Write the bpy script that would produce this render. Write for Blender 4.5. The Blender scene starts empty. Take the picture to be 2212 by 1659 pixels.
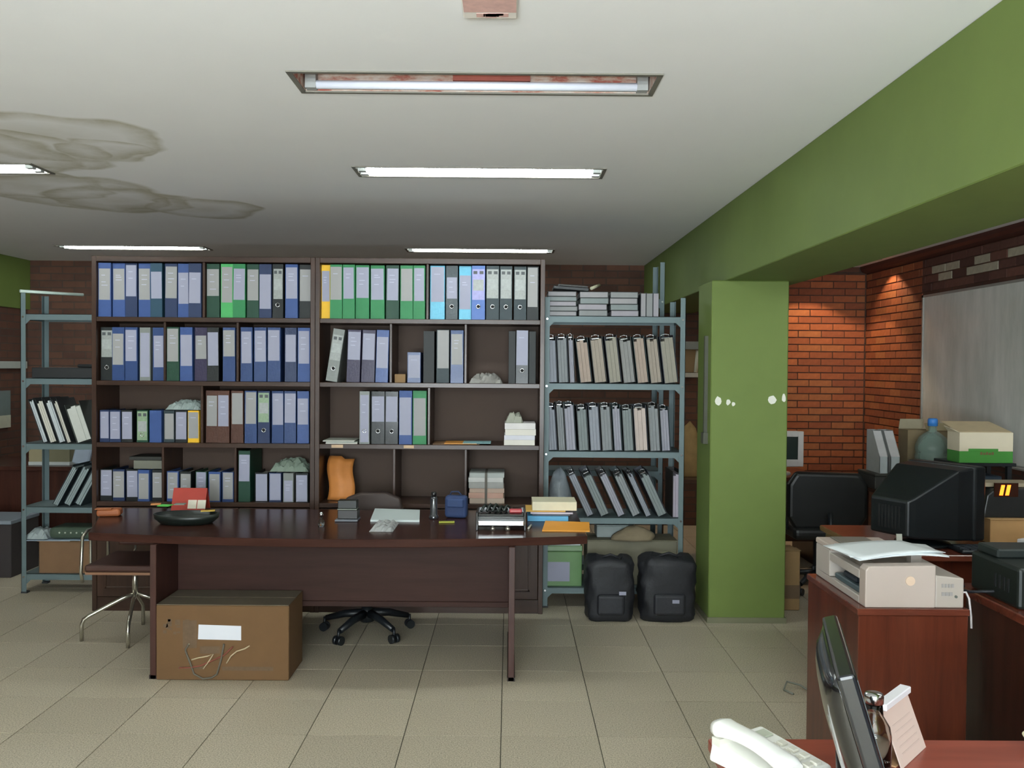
import bpy, math, random
from mathutils import Vector, Matrix, Euler
random.seed(7)
SC = bpy.context.scene
COL = SC.collection

# ------------------------------------------------------------------ camera
F = 1950.0; W, H = 2212.0, 1659.0
CAMZ = 1.62
ROT = (Matrix.Rotation(-6.0 / F, 3, 'Z') @ Matrix.Rotation(math.radians(90) - math.atan(39.5 / F), 3, 'X')
       @ Matrix.Rotation(math.radians(0.45), 3, 'Z'))
cam_data = bpy.data.cameras.new('camera')
cam_data.sensor_width = 36.0; cam_data.lens = F / W * 36.0
cam_data.clip_start = 0.05; cam_data.clip_end = 60
cam = bpy.data.objects.new('camera', cam_data); COL.objects.link(cam)
cam.matrix_world = Matrix.Translation((0, 0, CAMZ)) @ ROT.to_4x4()
SC.camera = cam

# ------------------------------------------------------------------ world, exposure, added fill light
world = bpy.data.worlds.new('world'); SC.world = world; world.use_nodes = True
bgn = world.node_tree.nodes['Background']
bgn.inputs[0].default_value = (0.75, 0.85, 1.0, 1); bgn.inputs[1].default_value = 1.0
SC.view_settings.view_transform = 'Standard'; SC.view_settings.look = 'None'
SC.view_settings.exposure = 0.06; SC.view_settings.gamma = 1.0; SC.view_settings.use_curve_mapping = False
SC.cycles.max_bounces = 8; SC.cycles.diffuse_bounces = 5; SC.cycles.glossy_bounces = 4
SC.cycles.sample_clamp_indirect = 6.0

TUBE_POWER = 44.0       # radiance of the lit fluorescent tubes
FILL_POWER = 1080.0        # total watts of the added fill strips behind the camera
SPOT_POWER = 54.0       # warm downlights in the right bay

def area_light(name, loc, rot, sx, sy, power, col):
    l = bpy.data.lights.new(name, 'AREA'); l.shape = 'RECTANGLE'; l.size = sx; l.size_y = sy
    l.energy = power; l.color = col
    o = bpy.data.objects.new(name, l); COL.objects.link(o); o.location = loc; o.rotation_euler = rot
    return o
# added fill lights just inside the unseen rear window (glass at Y -3.25)
# three strips tilted up to brighten the ceiling, standing in for daylight
for wz_ in (0.75, 1.25, 1.75):
    area_light('upward_fill_strip', (-0.6, -3.10, wz_), (math.radians(160), 0, 0), 2.8, 0.36, FILL_POWER / 3, (0.86, 0.95, 1.0))

# ------------------------------------------------------------------ measuring helpers (pixel of the photo -> point)
def at(u, v, Y):
    d = ROT @ Vector(((u - W / 2) / F, -(v - H / 2) / F, -1.0))
    t = Y / d.y
    return Vector((d.x * t, Y, CAMZ + d.z * t))
def atz(u, v, z):
    d = ROT @ Vector(((u - W / 2) / F, -(v - H / 2) / F, -1.0))
    t = (z - CAMZ) / d.z
    return Vector((d.x * t, d.y * t, z))

# ------------------------------------------------------------------ materials
def lin(c):
    c /= 255.0
    return c / 12.92 if c <= 0.04045 else ((c + 0.055) / 1.055) ** 2.4
def C(*rgb): return tuple(lin(c) for c in rgb) + (1.0,)
MATS = {}
def new_mat(name):
    m = bpy.data.materials.new(name); m.use_nodes = True
    nt = m.node_tree; b = nt.nodes['Principled BSDF']
    return m, nt, b
def N(nt, t, **kw):
    n = nt.nodes.new(t)
    for k, v in kw.items(): setattr(n, k, v)
    return n
def mixrgb(nt, fac, a, b, mode='MIX'):
    n = nt.nodes.new('ShaderNodeMix'); n.data_type = 'RGBA'; n.blend_type = mode
    for s, v in ((n.inputs[0], fac), (n.inputs[6], a), (n.inputs[7], b)):
        if hasattr(v, 'is_output') or isinstance(v, bpy.types.NodeSocket): nt.links.new(v, s)
        else: s.default_value = v
    return n.outputs[2]
def ramp(nt, src, stops):
    r = nt.nodes.new('ShaderNodeValToRGB'); nt.links.new(src, r.inputs[0])
    cr = r.color_ramp
    while len(cr.elements) < len(stops): cr.elements.new(0.5)
    for e, (p, c) in zip(cr.elements, stops): e.position = p; e.color = c
    return r.outputs[0]
def coords(nt, kind='Object', scale=(1, 1, 1), loc=(0, 0, 0), rot=(0, 0, 0)):
    tc = N(nt, 'ShaderNodeTexCoord'); mp = N(nt, 'ShaderNodeMapping')
    mp.inputs['Scale'].default_value = scale; mp.inputs['Location'].default_value = loc; mp.inputs['Rotation'].default_value = rot
    nt.links.new(tc.outputs[kind], mp.inputs[0]); return mp.outputs[0]
def noise(nt, vec, scale, detail=4, rough=0.6, dist=0.0):
    n = N(nt, 'ShaderNodeTexNoise'); n.inputs['Scale'].default_value = scale
    n.inputs['Detail'].default_value = detail; n.inputs['Roughness'].default_value = rough
    n.inputs['Distortion'].default_value = dist
    if vec is not None: nt.links.new(vec, n.inputs['Vector'])
    return n.outputs['Fac']
def bump(nt, b, h, strength, dist=0.01):
    n = N(nt, 'ShaderNodeBump'); n.inputs['Strength'].default_value = strength; n.inputs['Distance'].default_value = dist
    nt.links.new(h, n.inputs['Height']); nt.links.new(n.outputs[0], b.inputs['Normal'])
def P(rgb, rough=0.5, metal=0.0, var=0.12, scale=14.0, coat=0.0, spec=0.5, bmp=0.0, alpha_trans=0.0):
    """plain material with a little procedural colour variation; cached"""
    key = (tuple(rgb), rough, metal, var, scale, coat, spec, bmp, alpha_trans)
    if key in MATS: return MATS[key]
    m, nt, b = new_mat('paint_%d_%d_%d' % tuple(rgb))
    c = C(*rgb); dk = tuple(x * (1 - var) for x in c[:3]) + (1,); lt = tuple(min(1, x * (1 + var)) for x in c[:3]) + (1,)
    f = noise(nt, coords(nt), scale)
    nt.links.new(mixrgb(nt, f, dk, lt), b.inputs['Base Color'])
    b.inputs['Roughness'].default_value = rough; b.inputs['Metallic'].default_value = metal
    b.inputs['Coat Weight'].default_value = coat; b.inputs['Coat Roughness'].default_value = 0.12
    b.inputs['Specular IOR Level'].default_value = spec
    if alpha_trans: b.inputs['Transmission Weight'].default_value = alpha_trans
    if bmp: bump(nt, b, f, bmp, 0.004)
    MATS[key] = m; return m
def wood(rgb_dark, rgb_light, rough=0.3, grain='z', coat=0.25, fine=1.0, spec=0.3, ior=1.5):
    key = ('wood', tuple(rgb_dark), tuple(rgb_light), rough, grain, coat, fine, spec, ior)
    if key in MATS: return MATS[key]
    m, nt, b = new_mat('wood_veneer')
    s = {'x': (0.7, 9, 9), 'y': (9, 0.7, 9), 'z': (9, 9, 0.7)}[grain]
    v = coords(nt, 'Object', tuple(q * fine for q in s))
    f = noise(nt, v, 2.2, 6, 0.62, 0.6)
    nt.links.new(ramp(nt, f, [(0.32, C(*rgb_dark)), (0.68, C(*rgb_light))]), b.inputs['Base Color'])
    b.inputs['Roughness'].default_value = rough; b.inputs['Coat Weight'].default_value = coat; b.inputs['Specular IOR Level'].default_value = spec; b.inputs['IOR'].default_value = ior
    b.inputs['Coat Roughness'].default_value = 0.15
    MATS[key] = m; return m
def emit(name, rgb, strength):
    m, nt, b = new_mat(name)
    b.inputs['Base Color'].default_value = C(*rgb); b.inputs['Emission Color'].default_value = C(*rgb)
    b.inputs['Emission Strength'].default_value = strength
    return m
def glass(name, rgb, rough=0.02, ior=1.45):
    m, nt, b = new_mat(name)
    b.inputs['Base Color'].default_value = C(*rgb); b.inputs['Roughness'].default_value = rough
    b.inputs['Transmission Weight'].default_value = 1.0; b.inputs['IOR'].default_value = ior
    return m
def film(name, rgb, alpha=0.35, rough=0.2):
    m, nt, b = new_mat(name)
    f = noise(nt, coords(nt), 30, 4)
    b.inputs['Base Color'].default_value = C(*rgb); b.inputs['Roughness'].default_value = rough
    b.inputs['Alpha'].default_value = alpha
    bump(nt, b, f, 0.6, 0.01)
    return m

# ------------------------------------------------------------------ mesh builder
ORG = {}
class MB:
    def __init__(s): s.v = []; s.f = []; s.smooth = []
    def add(s, vs, fs, smooth=False):
        o = len(s.v); s.v += [tuple(v) for v in vs]
        for f in fs: s.f.append([i + o for i in f]); s.smooth.append(smooth)
        return s
    def box(s, x0, x1, y0, y1, z0, z1):
        if x0 > x1: x0, x1 = x1, x0
        if y0 > y1: y0, y1 = y1, y0
        if z0 > z1: z0, z1 = z1, z0
        return s.add([(x0, y0, z0), (x1, y0, z0), (x1, y1, z0), (x0, y1, z0), (x0, y0, z1), (x1, y0, z1), (x1, y1, z1), (x0, y1, z1)],
                     [(0, 3, 2, 1), (4, 5, 6, 7), (0, 1, 5, 4), (1, 2, 6, 5), (2, 3, 7, 6), (3, 0, 4, 7)])
    def obox(s, c, size, R=None):
        hx, hy, hz = size[0] / 2, size[1] / 2, size[2] / 2
        R = R or Matrix.Identity(3); c = Vector(c)
        vs = [c + R @ Vector(p) for p in ((-hx, -hy, -hz), (hx, -hy, -hz), (hx, hy, -hz), (-hx, hy, -hz), (-hx, -hy, hz), (hx, -hy, hz), (hx, hy, hz), (-hx, hy, hz))]
        return s.add(vs, [(0, 3, 2, 1), (4, 5, 6, 7), (0, 1, 5, 4), (1, 2, 6, 5), (2, 3, 7, 6), (3, 0, 4, 7)])
    def hexa(s, pts):   # 4 bottom (ccw seen from above), 4 top
        return s.add(pts, [(0, 3, 2, 1), (4, 5, 6, 7), (0, 1, 5, 4), (1, 2, 6, 5), (2, 3, 7, 6), (3, 0, 4, 7)])
    def rings(s, rings, cap=True, closed=True, smooth=True):
        n = len(rings[0]); base = [p for r in rings for p in r]; fs = []
        for i in range(len(rings) - 1):
            for j in range(n if closed else n - 1):
                a = i * n + j; b = i * n + (j + 1) % n
                fs.append((a, b, b + n, a + n))
        s.add(base, fs, smooth)
        if cap:
            s.add(rings[0], [tuple(reversed(range(n)))]); s.add(rings[-1], [tuple(range(n))])
        return s
    def cyl(s, p0, p1, r0, r1=None, n=16, cap=True):
        p0, p1 = Vector(p0), Vector(p1); r1 = r0 if r1 is None else r1
        d = (p1 - p0).normalized(); a = d.orthogonal().normalized(); b = d.cross(a)
        ring = lambda p, r: [p + (a * math.cos(2 * math.pi * i / n) + b * math.sin(2 * math.pi * i / n)) * r for i in range(n)]
        return s.rings([ring(p0, r0), ring(p1, r1)], cap)
    def tube(s, pts, r, n=8):
        pts = [Vector(p) for p in pts]; rs = []
        d0 = (pts[1] - pts[0]).normalized(); a = d0.orthogonal().normalized()
        for i, p in enumerate(pts):
            d = (pts[min(i + 1, len(pts) - 1)] - pts[max(i - 1, 0)]).normalized()
            a = (a - d * a.dot(d)).normalized(); b = d.cross(a)
            rr = r[i] if isinstance(r, (list, tuple)) else r
            rs.append([p + (a * math.cos(2 * math.pi * k / n) + b * math.sin(2 * math.pi * k / n)) * rr for k in range(n)])
        return s.rings(rs)
    def lathe(s, prof, cx=0, cy=0, n=24, z0=0):
        rs = [[(cx + r * math.cos(2 * math.pi * k / n), cy + r * math.sin(2 * math.pi * k / n), z0 + z) for k in range(n)] for r, z in prof]
        return s.rings(rs)
    def prism(s, poly, a0, a1, axis='z', smooth=False):
        f = {'z': lambda p, a: (p[0], p[1], a), 'x': lambda p, a: (a, p[0], p[1]), 'y': lambda p, a: (p[0], a, p[1])}[axis]
        n = len(poly)
        vs = [f(p, a0) for p in poly] + [f(p, a1) for p in poly]
        s.add(vs, [(i, (i + 1) % n, (i + 1) % n + n, i + n) for i in range(n)], smooth)
        s.add([f(p, a0) for p in poly], [tuple(reversed(range(n)))]); s.add([f(p, a1) for p in poly], [tuple(range(n))])
        return s
    def sheet(s, fn, nu, nv, smooth=True):
        vs = [fn(i / nu, j / nv) for j in range(nv + 1) for i in range(nu + 1)]
        fs = [(j * (nu + 1) + i, j * (nu + 1) + i + 1, (j + 1) * (nu + 1) + i + 1, (j + 1) * (nu + 1) + i) for j in range(nv) for i in range(nu)]
        return s.add(vs, fs, smooth)
    def xform(s, M):
        s.v = [tuple(M @ Vector(v)) for v in s.v]; return s
    def build(s, name, mat, parent=None, bevel=0.0, local=False, solid=0.0, seg=1, sub=0):
        org = Vector((0, 0, 0))
        if parent is not None: org = ORG[parent.name]
        if parent is None and not local:      # put a single-mesh thing's origin at its base centre
            xs, ys, zs = zip(*s.v); org = Vector(((min(xs) + max(xs)) / 2, (min(ys) + max(ys)) / 2, min(zs)))
        vs = s.v if (local) else [tuple(Vector(v) - org) for v in s.v]
        me = bpy.data.meshes.new(name); me.from_pydata(vs, [], s.f)
        me.polygons.foreach_set('use_smooth', s.smooth)
        import bmesh
        bm = bmesh.new(); bm.from_mesh(me); bmesh.ops.remove_doubles(bm, verts=bm.verts, dist=1e-5)
        bmesh.ops.recalc_face_normals(bm, faces=bm.faces); bm.to_mesh(me); bm.free()
        me.materials.append(mat)
        o = bpy.data.objects.new(name, me); COL.objects.link(o)
        if parent is not None: o.parent = parent
        elif not local: o.location = org
        ORG[o.name] = org
        if solid:
            md = o.modifiers.new('solid', 'SOLIDIFY'); md.thickness = solid; md.offset = 0
        if bevel:
            md = o.modifiers.new('bevel', 'BEVEL'); md.width = bevel; md.segments = seg; md.limit_method = 'ANGLE'; md.angle_limit = math.radians(40)
        if sub:
            md = o.modifiers.new('sub', 'SUBSURF'); md.levels = sub; md.render_levels = sub
        return o

def tag(o, label=None, cat=None, group=None, kind=None):
    if label: o['label'] = label
    if cat: o['category'] = cat
    if group: o['group'] = group
    if kind: o['kind'] = kind
    return o
def thing(name, label, cat, loc=(0, 0, 0), rot=(0, 0, 0), group=None):
    o = bpy.data.objects.new(name, None); COL.objects.link(o); o.empty_display_size = 0.05
    o.location = loc; o.rotation_euler = rot; ORG[o.name] = Vector(loc)
    return tag(o, label, cat, group)
def struct(name, mb, mat, bevel=0.0):
    return tag(mb.build(name, mat, bevel=bevel), kind='structure')
def copy_tree(o, parent=None):
    c = o.copy(); COL.objects.link(c); c.parent = parent; ORG[c.name] = Vector(c.location) if parent is None else ORG[parent.name]
    for ch in list(o.children): copy_tree(ch, c)
    return c
def box(*a): return MB().box(*a)
def fixed(mb, name, mat, label, cat, bevel=0.0, group=None, **k):
    return tag(mb.build(name, mat, bevel=bevel, **k), label, cat, group)
ORD = ['first', 'second', 'third', 'fourth', 'fifth', 'sixth', 'seventh', 'eighth', 'ninth', 'tenth', 'eleventh', 'twelfth']

# ================================================================== room shell
XL, XR, YB, YF, ZC = -4.9, 3.63, -3.3, 9.2, 2.65
# --- materials of the shell
def ceiling_mat():
    m, nt, b = new_mat('ceiling_paint')
    tc = N(nt, 'ShaderNodeTexCoord'); pos = tc.outputs['Object']
    big = noise(nt, pos, 0.9, 3); mid = noise(nt, pos, 3.2, 5, 0.7)
    base = mixrgb(nt, big, C(228, 228, 228), C(238, 238, 238))
    spots = ramp(nt, mid, [(0.62, (0, 0, 0, 1)), (0.72, (1, 1, 1, 1))])
    base = mixrgb(nt, mixrgb(nt, 0.75, spots, (0, 0, 0, 1)), base, C(242, 242, 240))
    # water stains: rings around a few places
    total = None
    wob = N(nt, 'ShaderNodeTexNoise'); wob.inputs['Scale'].default_value = 2.0; nt.links.new(pos, wob.inputs['Vector'])
    off = N(nt, 'ShaderNodeVectorMath', operation='SCALE'); nt.links.new(wob.outputs['Color'], off.inputs[0]); off.inputs['Scale'].default_value = 0.45
    wp = N(nt, 'ShaderNodeVectorMath', operation='ADD'); nt.links.new(pos, wp.inputs[0]); nt.links.new(off.outputs[0], wp.inputs[1])
    for (sx, sy, r) in STAINS:
        d = N(nt, 'ShaderNodeVectorMath', operation='DISTANCE'); nt.links.new(wp.outputs[0], d.inputs[0]); d.inputs[1].default_value = (sx + 0.22, sy + 0.22, 0.22)
        q = N(nt, 'ShaderNodeMath', operation='DIVIDE'); nt.links.new(d.outputs['Value'], q.inputs[0]); q.inputs[1].default_value = r
        ring = ramp(nt, q.outputs[0], [(0.0, (0.45, 0.45, 0.45, 1)), (0.55, (0.1, 0.1, 0.1, 1)), (0.70, (0.5, 0.5, 0.5, 1)), (0.88, (1, 1, 1, 1)), (0.97, (0, 0, 0, 1))])
        total = ring if total is None else mixrgb(nt, 1.0, total, ring, 'LIGHTEN')
    dirt = mixrgb(nt, 1.0, total, ramp(nt, mid, [(0.3, (0.35, 0.35, 0.35, 1)), (0.6, (1, 1, 1, 1))]), 'MULTIPLY')
    col = mixrgb(nt, dirt, base, C(176, 172, 152))
    nt.links.new(col, b.inputs['Base Color'])
    b.inputs['Roughness'].default_value = 0.85
    bump(nt, b, mid, 0.12, 0.01)
    return m
CY = (YB + YF) / 2; CX = (XL - 0.4 + XR) / 2
STAINS = []
for (u, v, r) in ((120, 300, 0.55), (250, 332, 0.26), (60, 330, 0.42), (170, 420, 0.6), (60, 400, 0.5), (440, 450, 0.42), (250, 430, 0.5), (-90, 330, 0.6)):
    p = atz(u, v, ZC); STAINS.append((p.x - CX, p.y - CY, r))

def brick_mat(name, c1, c2, mortar, axis, scale=1.0):
    m, nt, b = new_mat(name)
    rot = {'y': (math.radians(90), 0, 0), 'x': (math.radians(90), 0, math.radians(90))}[axis]
    tc = N(nt, 'ShaderNodeTexCoord'); sep = N(nt, 'ShaderNodeSeparateXYZ'); nt.links.new(tc.outputs['Object'], sep.inputs[0])
    cmb = N(nt, 'ShaderNodeCombineXYZ'); nt.links.new(sep.outputs[0 if axis == 'y' else 1], cmb.inputs[0]); nt.links.new(sep.outputs[2], cmb.inputs[1])
    t = N(nt, 'ShaderNodeTexBrick'); nt.links.new(cmb.outputs[0], t.inputs['Vector'])
    t.inputs['Scale'].default_value = 1.0; t.inputs['Brick Width'].default_value = 0.235; t.inputs['Row Height'].default_value = 0.072
    t.inputs['Mortar Size'].default_value = 0.006; t.inputs['Color1'].default_value = C(*c1); t.inputs['Color2'].default_value = C(*c2)
    t.inputs['Mortar'].default_value = C(*mortar); t.inputs['Bias'].default_value = 0.0
    n = noise(nt, tc.outputs['Object'], 9, 5)
    nt.links.new(mixrgb(nt, 0.6, t.outputs['Color'], mixrgb(nt, n, (0.3, 0.3, 0.3, 1), (1.0, 1.0, 1.0, 1)), 'MULTIPLY'), b.inputs['Base Color'])
    b.inputs['Roughness'].default_value = 0.85
    inv = N(nt, 'ShaderNodeMath', operation='SUBTRACT'); inv.inputs[0].default_value = 1.0; nt.links.new(t.outputs['Fac'], inv.inputs[1])
    bump(nt, b, inv.outputs[0], 0.7, 0.006)
    return m
def tile_mat(shade):
    m, nt, b = new_mat('speckled_tile')
    tc = N(nt, 'ShaderNodeTexCoord'); geo = N(nt, 'ShaderNodeNewGeometry')
    f1 = noise(nt, geo.outputs['Position'], 160, 3); f2 = noise(nt, geo.outputs['Position'], 1.3, 4)
    c = mixrgb(nt, ramp(nt, f1, [(0.36, (0, 0, 0, 1)), (0.6, (1, 1, 1, 1))]), C(*[q * shade * 0.80 for q in (196, 183, 160)]), C(*[q * shade for q in (211, 200, 178)]))
    c = mixrgb(nt, mixrgb(nt, 0.55, f2, (0.5, 0.5, 0.5, 1)), c, mixrgb(nt, 1.0, c, (0.80, 0.79, 0.76, 1), 'MULTIPLY'))
    nt.links.new(c, b.inputs['Base Color']); b.inputs['Roughness'].default_value = 0.42; b.inputs['Specular IOR Level'].default_value = 0.4
    return m
GREEN = P((100, 118, 55), 0.7, var=0.10, scale=5.0, bmp=0.15)
BRICKM_Y = brick_mat('brick_far', (108, 72, 54), (88, 59, 46), (80, 64, 54), 'y')
BRICKM_X = brick_mat('brick_side', (104, 66, 48), (84, 54, 42), (78, 62, 52), 'x')
MORTAR = P((96, 68, 50), 0.9, var=0.2, scale=30)

# --- floor: base slab, tiles laid on it
floor = struct('floor', box(XL - 0.3, XR + 0.3, YB - 0.2, YF + 0.2, -0.12, -0.006), P((88, 84, 72), 0.8))
TS = 0.424; X0 = -0.024; Y0 = 3.915; GAP = 0.0045
tm = [tile_mat(s) for s in (1.0, 0.97, 1.02, 0.985)]
tile_me = []
for m_ in tm:
    o = MB().box(GAP / 2, TS - GAP / 2, GAP / 2, TS - GAP / 2, -0.006, 0.0)
    me = bpy.data.meshes.new('floor_tile'); me.from_pydata(o.v, [], o.f); me.materials.append(m_); tile_me.append(me)
ix0, ix1 = -12, 9
iy0, iy1 = -3, 9
far = MB()
fo = Vector(floor.location)
for j in range(-17, 13):
    for i in range(ix0, ix1):
        x, y = X0 + i * TS, Y0 + j * TS
        x1, y1 = min(x + TS, XR + .02), min(y + TS, YF + .02)
        if x1 - x < .03 or y1 - y < .03: continue
        if iy0 <= j < iy1 and x + TS < XR and -8.5 < i:
            o = bpy.data.objects.new('floor_tile', random.choice(tile_me)); COL.objects.link(o)
            o.parent = floor; o.location = Vector((x, y, 0)) - fo
        else: far.box(x + GAP / 2, x1 - GAP / 2, y + GAP / 2, y1 - GAP / 2, -0.006, 0)
tag(far.build('tile_field', tm[0], floor), kind='stuff')

# --- ceiling with recesses for the lamps
FIX = [  # x, y, lit, label
    (-0.13, 3.315, False, 'unlit recessed ceiling lamp with rusty red reflector, nearest one'),
    (-0.165, 4.83, True, 'lit fluorescent ceiling lamp above the wooden desk, middle of the ceiling'),
    (-3.15, 4.83, True, 'lit fluorescent ceiling lamp cut by the left picture edge among water stains'),
    (-0.27, 8.1, True, 'lit fluorescent ceiling lamp behind the right bookcase'),
    (-3.36, 8.1, True, 'lit fluorescent ceiling lamp behind the left bookcase'),
    (2.75, 3.7, True, 'lit fluorescent ceiling lamp hidden behind the green beam in right bay'),
    (2.75, 1.45, True, 'added unseen fluorescent ceiling lamp overhead to the right of the viewer'),  # out of view, added to brighten the foreground desk and telephone
]
FL, FW = 1.30, 0.225
xs = sorted({XL - 0.4, XR + 0.1} | {f[0] - FL / 2 for f in FIX} | {f[0] + FL / 2 for f in FIX})
ys = sorted({YB - 0.1, YF + 0.1} | {f[1] - FW / 2 for f in FIX} | {f[1] + FW / 2 for f in FIX})
ce = MB()
for a, b_ in zip(xs, xs[1:]):
    for c, d in zip(ys, ys[1:]):
        mx, my = (a + b_) / 2, (c + d) / 2
        if any(abs(mx - f[0]) < FL / 2 and abs(my - f[1]) < FW / 2 for f in FIX): continue
        ce.add([(a, c, ZC), (b_, c, ZC), (b_, d, ZC), (a, d, ZC)], [(0, 3, 2, 1)])
ceiling = bpy.data.meshes.new('ceiling'); ceiling.from_pydata([(x - CX, y - CY, 0) for x, y, z in ce.v], [], ce.f)
ceiling.materials.append(ceiling_mat())
ceiling = bpy.data.objects.new('ceiling', ceiling); COL.objects.link(ceiling); ceiling.location = (CX, CY, ZC); tag(ceiling, kind='structure')
ORG['ceiling'] = Vector((CX, CY, ZC))
md = ceiling.modifiers.new('slab', 'SOLIDIFY'); md.thickness = 0.02; md.offset = -1
box(XL - 0.5, XR + 0.3, YB - 0.2, YF + 0.2, 2.86, 2.96).build('light_block_slab', P((120, 120, 118), 0.9), ceiling)  # unseen slab added above the ceiling to block the world light

# --- walls
wall_back = struct('wall_back', box(XL - 0.5, XR + 0.2, YF, YF + 0.12, 0, ZC), BRICKM_Y)
wall_right = struct('wall_right', box(XR, XR + 0.12, YB, YF, 0, ZC), BRICKM_X)
wall_left = struct('wall_left', box(XL - 0.12, XL, YB, YF, 0, ZC), BRICKM_X)
WM = P((176, 178, 168), 0.8, var=0.05, scale=3)
wr = MB(); wx0, wx1, wz0, wz1 = -2.1, 0.9, 0.45, 2.25
wr.box(XL - 0.12, wx0, YB - 0.12, YB, 0, ZC); wr.box(wx1, XR + 0.12, YB - 0.12, YB, 0, ZC)
wr.box(wx0, wx1, YB - 0.12, YB, 0, wz0); wr.box(wx0, wx1, YB - 0.12, YB, wz1, ZC)
struct('wall_rear', wr, WM)
win = thing('added_window_1', None, None, (-0.6, YB, wz0)); tag(win, kind='structure')  # unseen window, added as the origin of the fill strips
fr = MB()
for a in (wx0, -0.63, wx1 - 0.05): fr.box(a, a + 0.05, YB - 0.09, YB - 0.04, wz0, wz1)
fr.box(wx0, wx1, YB - 0.09, YB - 0.04, wz0, wz0 + 0.05); fr.box(wx0, wx1, YB - 0.09, YB - 0.04, wz1 - 0.05, wz1)
fr.build('window_frame', P((170, 172, 170), 0.4, 0.6), win)
for a, b_ in ((wx0 + .05, -0.63), (-0.58, wx1 - .05)): box(a, b_, YB - 0.068, YB - 0.062, wz0 + .05, wz1 - .05).build('pane', glass('window_glass', (240, 246, 246)), win)

# brick courses that can be told apart: right bay
BR = [P(c, 0.82, var=0.3, scale=25, bmp=0.5) for c in ((150, 84, 50), (160, 92, 54), (140, 77, 46), (134, 74, 46), (154, 94, 56))]
BD = [P(c, 0.85, var=0.3, scale=25, bmp=0.5) for c in ((92, 58, 48), (80, 50, 42), (104, 66, 54))]
BW = P((168, 160, 140), 0.8, var=0.3, scale=25)
def brick_mesh(lx, ly, lz, m):
    o = MB().box(-lx / 2, lx / 2, -ly / 2, ly / 2, -lz / 2, lz / 2)
    me = bpy.data.meshes.new('brick'); me.from_pydata(o.v, [], o.f); me.materials.append(m); return me
PITCH, BLEN = 0.0715, 0.235
cache = {}
def lay(wall, axis, a0, a1, z0, z1, pick):
    org = Vector(wall.location); n = 0
    r0 = int(math.floor(z0 / PITCH))
    for r in range(r0, int(z1 / PITCH)):
        zc = (r + 0.5) * PITCH
        if zc - PITCH / 2 < z0 - 1e-6 or zc + PITCH / 2 > z1 + 1e-6: continue
        s = (0.5 if r % 2 else 0.0) * BLEN
        i = math.floor((a0 - s) / BLEN)
        while s + i * BLEN < a1:
            p0, p1 = max(a0, s + i * BLEN), min(a1, s + (i + 1) * BLEN); i += 1
            L = p1 - p0 - 0.010
            if L < 0.03: continue
            m = pick(r, (p0 + p1) / 2)
            proud = random.choice((0.009, 0.011, 0.013))
            key = (axis, round(L, 3), proud, m.name)
            if key not in cache:
                cache[key] = brick_mesh(L, proud, PITCH - 0.011, m) if axis == 'y' else brick_mesh(proud, L, PITCH - 0.011, m)
            o = bpy.data.objects.new('brick', cache[key]); COL.objects.link(o); o.parent = wall
            c = (p0 + p1) / 2
            o.location = Vector((c, YF - proud / 2, zc) if axis == 'y' else (XR - proud / 2, c, zc)) - org
            n += 1
    return n
MAROON = P((72, 40, 34), 0.5, var=0.15)
lay(wall_back, 'y', 2.55, XR - 0.014, 0.42, ZC - 0.05, lambda r, c: random.choice(BR))
lay(wall_right, 'x', 7.93, YF - 0.014, 0.5, ZC - 0.06, lambda r, c: random.choice(BR if c > 8.05 else BR[2:4]))
lay(wall_right, 'x', 5.7, 7.93, 2.27, ZC - 0.06, lambda r, c: BW if (r in (33, 34) and random.random() < 0.62 and 6.4 < c < 7.7) else random.choice(BD))
struct('trim_1', MB().prism([(XR - 0.055, ZC - 0.055), (XR, ZC - 0.075), (XR, ZC), (XR - 0.075, ZC), (XR - 0.07, ZC - 0.03)], YB, YF - 0.02, 'y'), MAROON)

# --- green beam, column, beam at the left wall
struct('beam_right', box(1.364, 1.86, YB, YF, 2.168, ZC), GREEN, 0.004)
struct('beam_left', box(XL, XL + 0.03, YB, YF, 2.15, ZC), GREEN, 0.004)
CXa, CXb, CYf = at(1534, 980, 5.69).x, at(1700, 980, 5.69).x, 5.69
col = struct('column', box(CXa, CXb, CYf, CYf + 0.40, 0.0, 2.168), GREEN, 0.006)
MB().box(CXa - 0.008, CXb + 0.008, CYf - 0.008, CYf + 0.408, 0, 0.035).build('base_skirting', P((112, 112, 88), 0.6), col)
CHIP = P((226, 226, 214), 0.8, var=0.05)
for (u, v, ru, rv) in ((1551, 867, 7, 11), (1573, 869, 5, 7), (1584, 873, 4, 5), (1668, 864, 9, 11), (1693, 860, 5, 9)):
    c = at(u, v, CYf); k = F / CYf
    mb = MB(); n = 10
    poly = [(c.x + ru / k * math.cos(2 * math.pi * i / n) * random.uniform(.75, 1.1), c.z + rv / k * math.sin(2 * math.pi * i / n) * random.uniform(.75, 1.1)) for i in range(n)]
    mb.prism(poly, CYf - 0.0025, CYf + 0.002, 'y').build('bare_plaster_patch', CHIP, col)
mb = MB(); mb.box(CXa - 0.022, CXa, CYf + 0.09, CYf + 0.12, 1.2, 1.82).box(CXa - 0.03, CXa, CYf + 0.07, CYf + 0.14, 1.13, 1.2)
mb.build('cable_duct', P((70, 72, 58), 0.6), col)

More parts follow.
